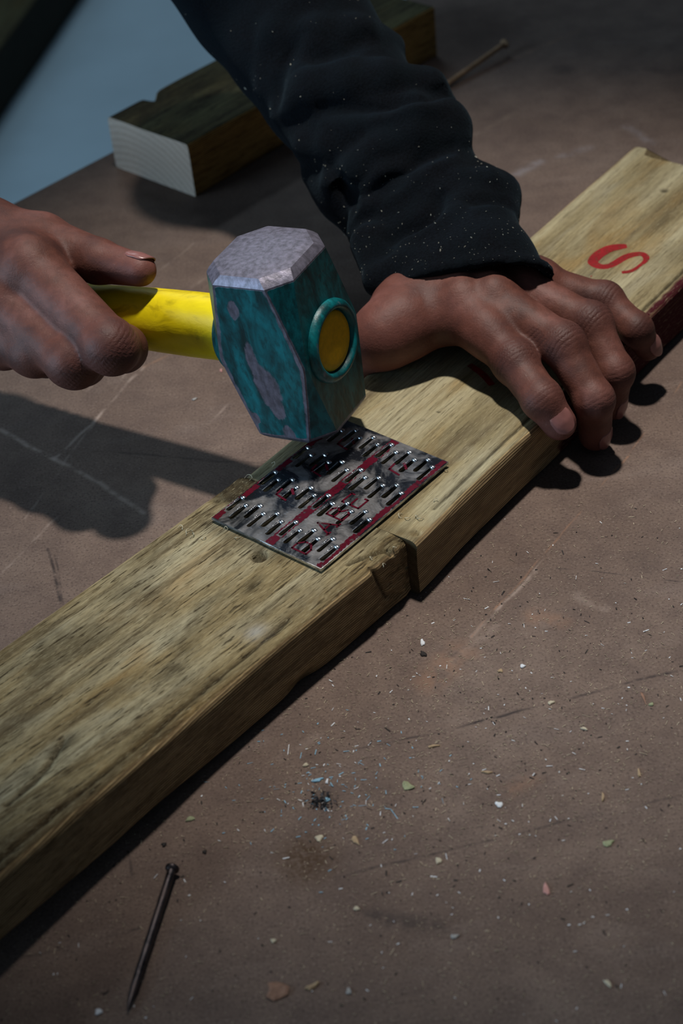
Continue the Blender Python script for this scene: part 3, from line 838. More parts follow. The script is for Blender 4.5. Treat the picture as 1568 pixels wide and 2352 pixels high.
mesh('eye_collar', V, F, M_HAMMER, ham, attrs=dict(bare=[.0] * 48 + [.05] * 48 + [.38] * 48 + [.40] * 48 + [.1] * 96))
V, F = lathe_x([(HW - .004, .0131), (HW + .0002, .0131), (HW + .0010, .0124), (HW + .0013, .0100), (HW + .0014, .004), (HW + .0014, .0001)], 40)
mesh('handle_plug', V, F, M_PLUG, ham)
V, F = lathe_x([(-HW - .0003, .0190), (-HW - .004, .0182), (-HW - .006, .0165)], 40)
mesh('eye_collar', V, F, M_HAMMER, ham, attrs=dict(bare=[0.] * 120))
V, F = lathe_x([(-HW + .004, .0150), (-.05, .0152), (-.07, .0149), (-.09, .0142), (-.11, .0134), (-.122, .0130), (-.125, .0120)], 40, .86)
mesh('handle', V, F, M_YELLOW, ham)
pf = [(-.118, .0130), (-.121, .0142)] + [(x, .0142 + .0006 * math.sin(x * 900)) for x in np.linspace(-.125, -.245, 50)] + [(-.252, .0165), (-.262, .0165), (-.266, .012), (-.267, .0001)]
V, F = lathe_x(pf, 36, .86)
mesh('grip', V, F, M_RUBBER, ham)['label'] = 'dark rubber grip under the hand'

# ------------------------------------------------------------------ implicit surfaces for hands and sleeves
class Field:
    def __init__(s, lo, hi, h):
        s.lo = np.array(lo, float); s.h = h
        s.n = np.ceil((np.array(hi) - s.lo) / h).astype(int) + 1
        s.D = np.full(s.n, .05, dtype=np.float32)
        s.ax = [s.lo[i] + np.arange(s.n[i]) * h for i in range(3)]
    def sl(s, lo, hi):
        i0 = np.maximum(np.floor((lo - s.lo) / s.h).astype(int), 0); i1 = np.minimum(np.ceil((hi - s.lo) / s.h).astype(int) + 1, s.n)
        return i0, i1
    def cone(s, a, b, r1, r2, k=.004, op='add', flat=None):
        a = np.asarray(a, float); b = np.asarray(b, float); R_ = max(r1, r2) + k + 3 * s.h
        i0, i1 = s.sl(np.minimum(a, b) - R_, np.maximum(a, b) + R_)
        if (i1 <= i0).any(): return
        x = s.ax[0][i0[0]:i1[0], None, None]; y = s.ax[1][None, i0[1]:i1[1], None]; z = s.ax[2][None, None, i0[2]:i1[2]]
        ba = b - a; L = ba @ ba + 1e-12
        px, py, pz = x - a[0], y - a[1], z - a[2]
        t = np.clip((px * ba[0] + py * ba[1] + pz * ba[2]) / L, 0, 1)
        d = np.sqrt((px - ba[0] * t) ** 2 + (py - ba[1] * t) ** 2 + (pz - ba[2] * t) ** 2) - (r1 + (r2 - r1) * t)
        S = s.D[i0[0]:i1[0], i0[1]:i1[1], i0[2]:i1[2]]
        if op == 'add':
            hh = np.maximum(k - np.abs(S - d), 0) / k; S[...] = np.minimum(S, d) - hh * hh * k * .25
        else:
            hh = np.maximum(k - np.abs(S + d), 0) / k; S[...] = np.maximum(S, -d) + hh * hh * k * .25
    def plane(s, p, n):
        n = np.asarray(n, float) / np.linalg.norm(n)
        d = (s.ax[0][:, None, None] - p[0]) * n[0] + (s.ax[1][None, :, None] - p[1]) * n[1] + (s.ax[2][None, None, :] - p[2]) * n[2]
        s.D = np.maximum(s.D, d.astype(np.float32))
    def surface(s):
        D = s.D; nx, ny, nz = D.shape
        sg = D < 0
        cs = np.zeros((nx - 1, ny - 1, nz - 1), np.uint8)
        for dx in (0, 1):
            for dy in (0, 1):
                for dz in (0, 1): cs += sg[dx:nx - 1 + dx, dy:ny - 1 + dy, dz:nz - 1 + dz]
        act = (cs > 0) & (cs < 8)
        I = np.argwhere(act); idx = np.full(act.shape, -1, np.int64); idx[act] = np.arange(len(I))
        acc = np.zeros((len(I), 3)); cnt = np.zeros(len(I))
        C8 = [(dx, dy, dz) for dx in (0, 1) for dy in (0, 1) for dz in (0, 1)]
        for a in C8:
            for k in range(3):
                if a[k] == 1: continue
                b = list(a); b[k] = 1
                va = D[I[:, 0] + a[0], I[:, 1] + a[1], I[:, 2] + a[2]]; vb = D[I[:, 0] + b[0], I[:, 1] + b[1], I[:, 2] + b[2]]
                m = (va < 0) != (vb < 0); t = np.where(m, va / np.where(m, va - vb, 1), 0)
                P = np.tile(np.array(a, float), (len(I), 1)); P[:, k] += t
                acc[m] += P[m]; cnt[m] += 1
        V = s.lo + (I + acc / cnt[:, None]) * s.h
        F = []
        for k in range(3):
            u, v = [(1, 2), (2, 0), (0, 1)][k]
            A = [slice(None)] * 3; B = [slice(None)] * 3; A[k] = slice(0, -1); B[k] = slice(1, None)
            cr_ = sg[tuple(A)] != sg[tuple(B)]
            E = np.argwhere(cr_); ok = (E[:, u] > 0) & (E[:, v] > 0) & (E[:, u] < D.shape[u] - 1) & (E[:, v] < D.shape[v] - 1); E = E[ok]
            q = []
            for du, dv in ((-1, -1), (0, -1), (0, 0), (-1, 0)):
                G = E.copy(); G[:, u] += du; G[:, v] += dv; q.append(idx[G[:, 0], G[:, 1], G[:, 2]])
            Q = np.stack(q, 1); inside = sg[E[:, 0], E[:, 1], E[:, 2]]
            Q[~inside] = Q[~inside][:, ::-1]; F.append(Q)
        F = np.concatenate(F); F = F[(F >= 0).all(1)]
        # light smoothing
        for lam in (.5, -.52, .5):
            S = np.zeros_like(V); n = np.zeros(len(V))
            for i in range(4):
                a, b = F[:, i], F[:, (i + 1) % 4]
                for c in range(3): S[:, c] += np.bincount(a, V[b, c], len(V)) + np.bincount(b, V[a, c], len(V))
                n += np.bincount(a, minlength=len(V)) + np.bincount(b, minlength=len(V))
            V = V + lam * (S / np.maximum(n, 1)[:, None] - V)
        return V, F

def fast_mesh(name, V, F, mat, parent, attrs=None):
    me = bpy.data.meshes.new(name)
    me.vertices.add(len(V)); me.vertices.foreach_set('co', np.asarray(V, np.float32).ravel())
    me.loops.add(F.size); me.loops.foreach_set('vertex_index', F.astype(np.int32).ravel())
    me.polygons.add(len(F)); me.polygons.foreach_set('loop_start', np.arange(0, F.size, 4, dtype=np.int32))
    me.update(calc_edges=True); me.validate()
    me.shade_smooth()
    for k, a in (attrs or {}).items():
        x = me.attributes.new(k, 'FLOAT', 'POINT'); x.data.foreach_set('value', np.asarray(a, np.float32))
    me.materials.append(mat)
    return link(bpy.data.objects.new(name, me), parent)

def unit(v): v = np.asarray(v, float); return v / (np.linalg.norm(v) + 1e-12)

def add_finger(f, J, R_, k=.003):
    """J joints (knuckle, middle joint, end joint, tip), R_ radii"""
    for i in range(3): f.cone(J[i], J[i + 1], R_[i], R_[i + 1], k)
    dors = finger_up(J)
    # joint swellings
    f.cone(J[1] + dors[0] * .0012, J[1] + dors[1] * .0012, R_[1] * 1.0, R_[1] * .98, .004)
    f.cone(J[2] + dors[1] * .0004, J[2] + dors[2] * .0004, R_[2] * .98, R_[2] * .96, .003)
def finger_up(J):
    """back-of-finger direction on each of the three bones"""
    d = [unit(J[i + 1] - J[i]) for i in range(3)]
    nrm = unit(np.cross(d[0], d[2] + d[1] * .2))
    return [unit(np.cross(x, nrm)) for x in d]
def skin_attrs(V, fingers, warm=()):
    kn = np.zeros(len(V)); wr = np.zeros(len(V)); wa = np.zeros(len(V))
    for J, R_ in fingers:
        up = finger_up(J)
        for q, s, wn in ((1, 1., 3.6), (2, .55, 2.6)):
            ax = unit(unit(J[q] - J[q - 1]) + unit(J[q + 1] - J[q])); u = unit(up[q - 1] + up[q])
            rel = V - J[q]; a = rel @ ax; h = rel @ u; rad = np.linalg.norm(rel, axis=1)
            m = np.exp(-(a / (R_[q] * .75)) ** 2) * sstep(-.001, R_[q] * .6, h) * (rad < R_[q] * 1.9)
            kn = np.maximum(kn, m * .55 * s)
            ph = (a + .25 * R_[q] * np.cos(rel @ np.cross(ax, u) / R_[q])) / .0021
            wr -= .5 * m * s * sstep(.25, .7, m) * (.5 + .5 * np.cos(ph * 2 * math.pi + 3 * vnoise(V, 160, 3))) ** 3 * (.3 + vnoise(V, 420, 5))
    for p, r, s in warm:
        wa = np.maximum(wa, s * np.exp(-(np.linalg.norm(V - p, axis=1) / r) ** 2))
    return dict(knuckle=kn, wrinkle=wr, warm=wa)
def nail(J, R_, parent, tilt=0., sc=1.):
    up = finger_up(J)[2]; ax = unit(J[3] - J[2]); side = np.cross(ax, up)
    up = unit(up * math.cos(tilt) + side * math.sin(tilt)); side = np.cross(ax, up)
    r = R_[3] * 1.015; L = .0100 * sc; hw = .0058 * sc
    V = []; F = []; n, m = 9, 9
    for i in range(n):
        t = i / (n - 1); x = -.0062 * sc + L * t
        w = hw * (1 - .30 * max(0, .35 - t) / .35 * 1.0) * (1 - .25 * max(0, (t - .8) / .2) ** 2)
        for j in range(m):
            s = -1 + 2 * j / (m - 1); a = s * w / r
            xx = x - .0014 * (s * s) * (1 if t < .5 else -.0) + (.0016 * (1 - s * s) if t > .8 else 0) - (.0016 * (1 - s * s) if t < .2 else 0)
            drop = max(0., (t - .45)) ** 2 * .0035
            hgt = r + .0002 + .00025 * math.sin(math.pi * min(t * 1.1, 1)) - drop
            V.append(J[3] + ax * xx + up * (hgt * math.cos(a)) + side * (hgt * math.sin(a)))
    for i in range(n - 1):
        for j in range(m - 1): F.append((i * m + j, i * m + j + 1, (i + 1) * m + j + 1, (i + 1) * m + j))
    o = mesh('fingernail', V, F, M_NAIL, parent)
    sd = o.modifiers.new('thickness', 'SOLIDIFY'); sd.thickness = .0005; sd.offset = -1
    return o

person = empty('person', (-.05, .30, 0))
tag(person, 'person in a dark navy fleece pressing down a board and swinging a hammer', 'person')
def keep(o):   # children are built in world coordinates
    o.matrix_parent_inverse = person.matrix_world.inverted() if False else Matrix.Translation(-Vector(person.location))
    return o

# ---- hand flat on the board
FI = [np.array(a) for a in (at(1062, 700, .057), at(1182, 832, .0455), at(1244, 917, .0390), at(1284, 972, .0285))]
FM = [np.array(a) for a in (at(1136, 690, .058), at(1292, 793, .050), at(1364, 918, .033), at(1366, 998, .009))]
FR = [np.array(a) for a in (at(1196, 664, .055), at(1356, 745, .047), at(1412, 855, .032), at(1402, 930, .012))]
FP = [np.array(a) for a in (at(1240, 652, .050), at(1388, 692, .043), at(1460, 756, .036), at(1487, 797, .024))]
RI = [.0108, .0095, .0086, .0076]; RM = [.0106, .0096, .0085, .0074]; RR = [.0102, .0092, .0082, .0072]; RP = [.0094, .0082, .0073, .0064]
W1 = at(1000, 612, .054); W2 = at(1105, 588, .053); W15 = (W1 + W2) / 2
A1 = at(925, 410, .072); A2 = at(965, 400, .071)
TB = at(928, 742, .050); TM_ = at(880, 778, .0465)
TI = oB + dB * .1005 + nB * .1035 + np.array([0, 0, .030]); TT = oB + dB * .122 + nB * .1010 + np.array([0, 0, .012])
allp = np.array(FI + FM + FR + FP + [W1, W2, A1, A2, TB, TM_, TI, TT])
fld = Field(allp.min(0) - .03, allp.max(0) + .03, .0009)
fld.cone(A1, W1, .014, .0150, .012); fld.cone(A2, W2, .014, .0150, .012)
for a, b, r1, r2 in ((W1, FI[0], .0165, .0108), (W15, FM[0], .0175, .0106), (W2, FR[0], .0165, .0102), (W2, FP[0], .016, .0094)):
    fld.cone(a, b, r1, r2, .010)
for a, b in ((FI[0], FM[0]), (FM[0], FR[0]), (FR[0], FP[0])):
    m_ = (a + b) / 2; fld.cone(W15, m_ + (W15 - m_) * .16 - np.array([0, 0, .001]), .016, .0096, .006)
for J, R_ in ((FI, RI), (FM, RM), (FR, RR), (FP, RP)): add_finger(fld, J, R_)
fld.cone(W1, TB, .0135, .0150, .010); fld.cone(TB, TM_, .0150, .0135, .010); fld.cone(TM_, TI, .0130, .0105, .005); fld.cone(TI, TT, .0100, .0078, .003)
WEB = [TM_ + np.array([0, 0, .004]), at(955, 730, .046), at(1020, 724, .049), FI[0] * .55 + FI[1] * .45]
for a, b, r in zip(WEB[:-1], WEB[1:], (.0095, .0085, .0085)): fld.cone(a, b, r, r, .012)
fld.cone(at(930, 685, .053), at(1040, 685, .055), .012, .012, .012)
# tendons and knuckle heads
back = unit(np.cross(FR[0] - FI[0], FI[0] - W1)); back = back if back[2] > 0 else -back
for J in (FI, FM, FR, FP):
    w = W15 * .6 + (W1 if J is FI else W2) * .4
    fld.cone(J[0] + back * .0070, (J[0] + w) / 2 + back * .0115, .0040, .0034, .006)
    fld.cone(J[0] + back * .0012, J[0] + back * .0012, .0104, .0104, .004)
V, F = fld.surface()
fl_ = [(FI, RI), (FM, RM), (FR, RR), (FP, RP)]
hand_l = keep(fast_mesh('hand', V, F, M_SKIN, person, skin_attrs(V, fl_, [(at(1000, 760, .066), .022, .55), (TM_, .022, .5), (FI[3], .010, .55), (FM[3], .010, .5), (at(1060, 790, .07), .018, .5)])))
hand_l['label'] = 'hand pressing the board, fingers hooked over its edge'
for (J, R_), t, s in zip(fl_, (-.12, -.1, 0, .25), (.94, .90, .86, .80)): nail(J, R_, hand_l, t, s)
nail([TB, TM_, TI, TT], [.0155, .0135, .0105, .0078], hand_l, 0, 1.1)

# ---- hand gripping the hammer
def dep(px): return .747 + (782 - px) * (.0667 / 568) * (.757 / .73) - .010
def hd(px, py, d): return atd(px, py, dep(px) + d)
GI = [hd(70, 615, -.014), hd(254, 796, -.021), hd(282, 800, .006), hd(232, 748, .021)]
GM = [hd(2, 690, -.018), hd(168, 829, -.020), hd(190, 832, .008), hd(140, 770, .022)]
GR = [hd(-60, 745, -.016), hd(82, 806, -.017), hd(105, 815, .010), hd(55, 760, .022)]
GP = [hd(-115, 775, -.010), hd(10, 795, -.012), hd(25, 790, .010), hd(-15, 750, .020)]
SI = [.0135, .0112, .0100, .0086]; SP = [.0115, .0094, .0082, .0070]
RW = hd(-230, 600, .004); RW2 = hd(-240, 690, .006); RE = hd(-620, 470, .06)
TC = hd(-40, 545, .006); TMc = hd(95, 556, .008); TIp = hd(225, 600, .010); TTp = hd(322, 621, .010)
allp = np.array(GI + GM + GR + GP + [RW, RW2, RE, TC, TMc, TIp, TTp])
fld = Field(allp.min(0) - .03, allp.max(0) + .03, .0011)
fld.cone(RE, RW, .034, .021, .012); fld.cone(RE, RW2, .034, .019, .012)
for a, b, r1, r2 in ((RW, GI[0], .019, .0140), (RW, GM[0], .019, .0140), (RW2, GR[0], .018, .0130), (RW2, GP[0], .017, .0120)): fld.cone(a, b, r1, r2, .010)
fld.cone(RW, TC, .020, .018, .010); fld.cone(TC, TMc, .0165, .0132, .008); fld.cone(TMc, TIp, .0125, .0100, .004); fld.cone(TIp, TTp, .0098, .0072, .003)
fld.cone(TC, GI[0], .014, .012, .010)
for J, R_ in ((GI, SI), (GM, SI), (GR, [r * .96 for r in SI]), (GP, SP)): add_finger(fld, J, R_)
for J in (GI, GM, GR, GP): fld.cone(J[0] - FWD * .003, J[0] - FWD * .003, .0125, .0125, .005)
V, F = fld.surface()
hand_r = keep(fast_mesh('hand', V, F, M_SKIN, person, skin_attrs(V, [(GI, SI), (GM, SI)], [(TTp, .014, .5), (GI[1], .012, .3)])))
hand_r['label'] = 'hand gripping the hammer handle, thumb along its top'
nail([TC, TMc, TIp, TTp], [.0165, .0132, .0100, .0074], hand_r, .5, 1.1)

# ---- sleeves
AX = [at(1060, 655, .055), at(1010, 530, .060), at(935, 420, .072), at(858, 320, .084), at(760, 190, .100), at(690, 90, .113), at(615, -20, .128), at(470, -260, .18)]
EA = [.0135, .0115, .0085, .007, .006, .006, .006, .006]
RA = [.0365, .0340, .0325, .0350, .0355, .0375, .042, .050]
adir = unit(AX[0] - AX[3]); tocam = unit(CAM - AX[2]); wv = unit(tocam - adir * (tocam @ adir)); sv = unit(np.cross(wv, adir))
if sv @ RGT < 0: sv = -sv
pts = np.array(AX)
fld = Field(pts.min(0) - .07, pts.max(0) + .07, .0018)
for i in range(len(AX) - 1):
    for e in (-1, 0, 1): fld.cone(AX[i] + sv * EA[i] * e, AX[i + 1] + sv * EA[i + 1] * e, RA[i] - EA[i], RA[i + 1] - EA[i + 1], .010)
CUT = AX[0] + adir * .004
AX0 = AX[0] + adir * .07
for e in (-1, 0, 1): fld.cone(AX[0] + sv * EA[0] * e, AX0 + sv * EA[0] * e, RA[0] - EA[0], RA[0] - EA[0], .006)
def on_axis(p2):
    """axis point, radius for a surface place given in photo pixels"""
    best = None
    for i in range(len(AX) - 1):
        for t in np.linspace(0, 1, 40):
            P = AX[i] + (AX[i + 1] - AX[i]) * t; d = P - CAM; z = d @ FWD
            q = np.array([W / 2 + FPX * (d @ RGT) / z, H / 2 - FPX * (d @ UPV) / z])
            ad = unit(AX[i] - AX[i + 1]); s2 = np.array([ad @ RGT, -(ad @ UPV)]); s2 = s2 / np.linalg.norm(s2)
            e = abs((np.array(p2) - q) @ s2)
            if best is None or e < best[0]:
                perp = np.array([-s2[1], s2[0]]); lat = (np.array(p2) - q) @ perp * z / FPX
                if perp[0] < 0: lat = -lat
                best = (e, P, RA[i] + (RA[i + 1] - RA[i]) * t, lat, EA[i] + (EA[i + 1] - EA[i]) * t)
    return best[1:]
def fold_at(p2, inset):
    P, r, lat, ea = on_axis(p2); lat = max(-r * 1.02, min(r * 1.02, lat)); r2 = r - inset
    return P + sv * lat * (r2 / r) + wv * math.sqrt(max(1 - (lat / r) ** 2, 0)) * (r - ea - inset)
def fold(path, rad, inset=.004, k=.007, op='add'):
    Q = [fold_at(p, inset - .0018) for p in path]; rad *= 1.05
    n = len(Q)
    for i in range(n - 1):
        ra = rad * (1 if 0 < i else .75); rb = rad * (1 if i + 1 < n - 1 else .7)
        fld.cone(Q[i], Q[i + 1], ra, rb, k, op)
fold([(1040, 225), (985, 236), (920, 258), (850, 280), (780, 290), (690, 310)], .0105, .0010, .004)
fold([(1050, 275), (1035, 318), (985, 330), (930, 340)], .0125, .0030, .005)
fold([(1062, 362), (985, 376), (920, 418), (875, 450), (820, 462), (765, 452)], .0090, .0008, .0035)
fold([(1130, 410), (1165, 470), (1185, 520)], .0110, .0055, .006)
fold([(985, 468), (930, 474), (885, 508), (860, 560), (845, 620)], .0075, .0006, .0035)
fold([(1085, 468), (1140, 470), (1190, 490)], .0065, .0012, .004)
fold([(905, 100), (860, 138), (780, 165), (680, 175)], .0085, .0025, .005)
fold([(800, 20), (740, 80), (690, 160), (640, 250)], .0080, .0030, .005)
fold([(735, 420), (790, 478), (810, 515)], .0105, .0035, .005)
fold([(690, 330), (740, 380), (800, 400), (880, 380)], .0075, .0022, .004)
# hem
hem = []
for q in range(33):
    a = 2 * math.pi * q / 32; hem.append(AX[0] + adir * (.0015 + (.22 * math.sin(a) * (1 - EA[0] / RA[0]) + .48 * math.cos(a)) * RA[0]) + sv * math.cos(a) * (RA[0] + .0002) + wv * math.sin(a) * (RA[0] - EA[0] + .0002))
for a, b in zip(hem[:-1], hem[1:]): fld.cone(a, b, .0022, .0022, .003)
# hollow
inner = [AX0, AX[0], AX[0] * .6 + AX[1] * .4]; rin = [RA[0] - EA[0] - .0026, RA[0] - EA[0] - .0026, RA[1] - EA[1] - .009]
for i in range(len(inner) - 1):
    for e in (-1, 0, 1): fld.cone(inner[i] + sv * EA[0] * e, inner[i + 1] + sv * EA[0] * e, rin[i], rin[i + 1], .002, 'sub')
fld.plane(CUT, adir - wv * .22 - sv * .48)
fld.cone(at(848, 560, .066), at(862, 655, .060), .0095, .0042, .008); fld.cone(at(862, 640, .063), at(925, 606, .067), .0048, .0040, .007); fld.cone(at(925, 606, .067), at(985, 596, .069), .0040, .0034, .007)
V, F = fld.surface()
def normals(V, F):
    N = np.zeros_like(V); fn = np.cross(V[F[:, 1]] - V[F[:, 0]], V[F[:, 2]] - V[F[:, 0]])
    for i in range(4):
        for c in range(3): N[:, c] += np.bincount(F[:, i], fn[:, c], len(V))
    return N / (np.linalg.norm(N, axis=1)[:, None] + 1e-12)
def crease(V, F, path, depth, width, ridge):
    """press a crease into the cloth and pile a ridge up beside it (the side turned to the cuff)"""
    N = normals(V, F); d = V - CAM; z = d @ FWD
    P2 = np.stack([W / 2 + FPX * (d @ RGT) / z, H / 2 - FPX * (d @ UPV) / z], 1)
    path, _ = smooth_path(path, [1] * len(path), 8)
    front = (N @ unit(CAM - V.mean(0))) > -.2
    Q = []
    for p in path:
        e = np.linalg.norm(P2 - p, axis=1); c = np.where((e < 14) & front)[0]
        if len(c): Q.append(V[c[np.argmin(z[c] * 3000 + e[c])]])
    Q = np.array(Q); k = np.ones(5) / 5
    Q = np.stack([np.convolve(np.pad(Q[:, i], 2, mode='edge'), k, 'valid') for i in range(3)], 1)
    sel = np.where(np.min([np.linalg.norm(V - q, axis=1) for q in Q[::3]], axis=0) < .03)[0]
    D = np.linalg.norm(V[sel][:, None] - Q[None], axis=2); j = D.argmin(1); dist = D.min(1)
    s_ = np.sin(np.clip(j / (len(Q) - 1), 0, 1) * math.pi) ** .5
    side = (V[sel] - Q[j]) @ adir
    V[sel] += N[sel] * (s_ * (-depth * np.exp(-(dist / width) ** 2) + ridge * np.exp(-((side - width * 1.9) / (width * 1.2)) ** 2) * np.exp(-(dist / (width * 3.2)) ** 2)))[:, None]
    return V
for path, dp, wd_, rg in (([(1058, 338), (1010, 346), (965, 366), (915, 402), (865, 436), (800, 446), (750, 432)], .0050, .0040, .0032),
                          ([(1038, 204), (985, 212), (930, 226), (870, 244), (800, 250), (720, 256)], .0042, .0038, .0030),
                          ([(1010, 432), (1004, 470), (975, 505), (925, 530), (885, 560)], .0055, .0042, .0030),
                          ([(745, 372), (772, 410), (790, 450), (812, 500)], .0045, .0040, .0022),
                          ([(1175, 462), (1120, 452), (1060, 462)], .0028, .0040, .0022),
                          ([(860, 70), (800, 112), (720, 132), (640, 128)], .0030, .0050, .0022),
                          ([(700, 60), (660, 130), (630, 210), (620, 270)], .0028, .0050, .0020)):
    V = crease(V, F, path, dp, wd_, rg)
sleeve = keep(fast_mesh('sleeve', V, F, M_FLEECE, person))
sleeve['label'] = 'navy fleece sleeve bunched above the wrist, flecked with sawdust'
# lint and sawdust caught on the fleece
N_ = normals(V, F)
d_ = V - CAM; zz = d_ @ FWD
PX = W / 2 + FPX * (d_ @ RGT) / zz; PY = H / 2 - FPX * (d_ @ UPV) / zz
vis = (N_ @ -unit(V.mean(0) - CAM)) > .1
wgt = vis * (.10 + 1.0 * np.exp(-((PY - 560) / 70) ** 2) + .5 * np.exp(-((PY - 390) / 40) ** 2)) * (PY > -20)
pick = rng.choice(len(V), 420, p=wgt / wgt.sum())
LV = []; LF = []
for i in pick:
    s = .00013 * (1 + rng.exponential(.7)); e = unit(rng.normal(size=3)); n = N_[i]; e = unit(e - n * (e @ n)); g = np.cross(n, e); p = V[i] + n * .0003; o = len(LV)
    LV += [p - e * s * 1.6, p - g * s * .6, p + e * s * 1.6, p + g * s * .6, p + n * s * .8]
    LF += [(o, o + 1, o + 4), (o + 1, o + 2, o + 4), (o + 2, o + 3, o + 4), (o + 3, o, o + 4)]
lint = mesh('lint', LV, LF, M_LINT, sleeve, smooth=False); tag(lint, kind='stuff')
lint.matrix_parent_inverse = Matrix.Identity(4)
# sleeve of the hammer arm, outside the picture
fld = Field(np.minimum(RE, RW) - .12, np.maximum(RE, RW) + .12, .003)
s0 = RW + (RE - RW) * .42; s1 = RE + (RE - RW) * .35
fld.cone(s0, s1, .038, .050, .01); fld.cone(s0 + unit(RW - RE) * .03, s0 + (RE - RW) * .15, .033, .033, .003, 'sub'); fld.plane(s0, RW - RE)
V, F = fld.surface()
keep(fast_mesh('sleeve', V, F, M_FLEECE, person))

# ------------------------------------------------------------------ loose nails
def loose_nail(head_p, tip_p, r, head_r, label, mat=None):
    mat = mat or M_NAILST
    hp, tp = np.array(head_p), np.array(tip_p); L = float(np.linalg.norm(tp - hp)); x = unit(tp - hp)
    y = unit(np.cross([0, 0, 1], x)); z = np.cross(x, y)
    m4 = Matrix.Identity(4)
    for i in range(3): m4[i][0], m4[i][1], m4[i][2], m4[i][3] = x[i], y[i], z[i], hp[i]
    e = empty('nail'); e.matrix_world = m4
    tag(e, label, 'nail', 'loose nails')
    V, F = lathe_x([(0.0005, r)] + [(t, r * (1 + .03 * math.sin(t * 4000))) for t in np.linspace(.002, L - .010, 14)] + [(L - .009, r), (L - .004, r * .62), (L, r * .06)], 14)
    mesh('shank', V, F, mat, e)
    V, F = lathe_x([(-.0008, .0001), (-.0009, head_r * .8), (-.0006, head_r), (.0002, head_r), (.0010, r)], 16)
    mesh('nail_head', V, F, mat, e)
loose_nail(at(395, 1996, .0034), at(291, 2322, .0017), .00155, .0026, 'long dark steel nail lying alone in front of the boards')
loose_nail(at(1158, 101, .0068), at(1000, 212, .0018), .0017, .0032, 'rusty nail on the far bench beside the dark sleeve', mat_flat('rust', (.26, .17, .10), .8))

# ------------------------------------------------------------------ chips and dust on the bench
CC = dict(white=(.62, .66, .70), cream=(.46, .42, .31), green=(.26, .29, .17), tan=(.34, .25, .15), brown=(.22, .125, .085), pink=(.42, .22, .20),
          blue=(.22, .42, .56), black=(.018, .015, .014), grey=(.30, .30, .29))
MC = {k: mat_flat(k + '_chip', v, .7, var=.2, scale=700) for k, v in CC.items()}
def chip(px, py, lpx, wpx, ang, col, label, name='wood_chip', cat='wood chip', th=.0007):
    p = at(px, py); sc = 1 / 5500.
    L = lpx * sc / 2; Wd = wpx * sc * 1.25 / 2
    V = []; n = 9
    for z, s in ((0.00005, .9), (th * .6, 1.0), (th, .72)):
        for i in range(n):
            a = 2 * math.pi * i / n; j = 1 + .22 * math.sin(3 * a + px) + .10 * math.sin(5 * a + py)
            V.append((L * math.cos(a) * j * s, Wd * math.sin(a) * j * s, z + (.0006 * abs(math.cos(a)) ** 2 * (L / .004) * (z > .0001) if L > .0025 else 0)))
    F = [tuple(range(n))[::-1], tuple(range(2 * n, 3 * n))]
    for k in range(2):
        for i in range(n): F.append((k * n + i, k * n + (i + 1) % n, (k + 1) * n + (i + 1) % n, (k + 1) * n + i))
    o = mesh(name, V, F, MC[col], smooth=False)
    o.location = p; o.rotation_euler = (0, 0, math.radians(ang))
    tag(o, label, cat, 'chips scattered on the bench')
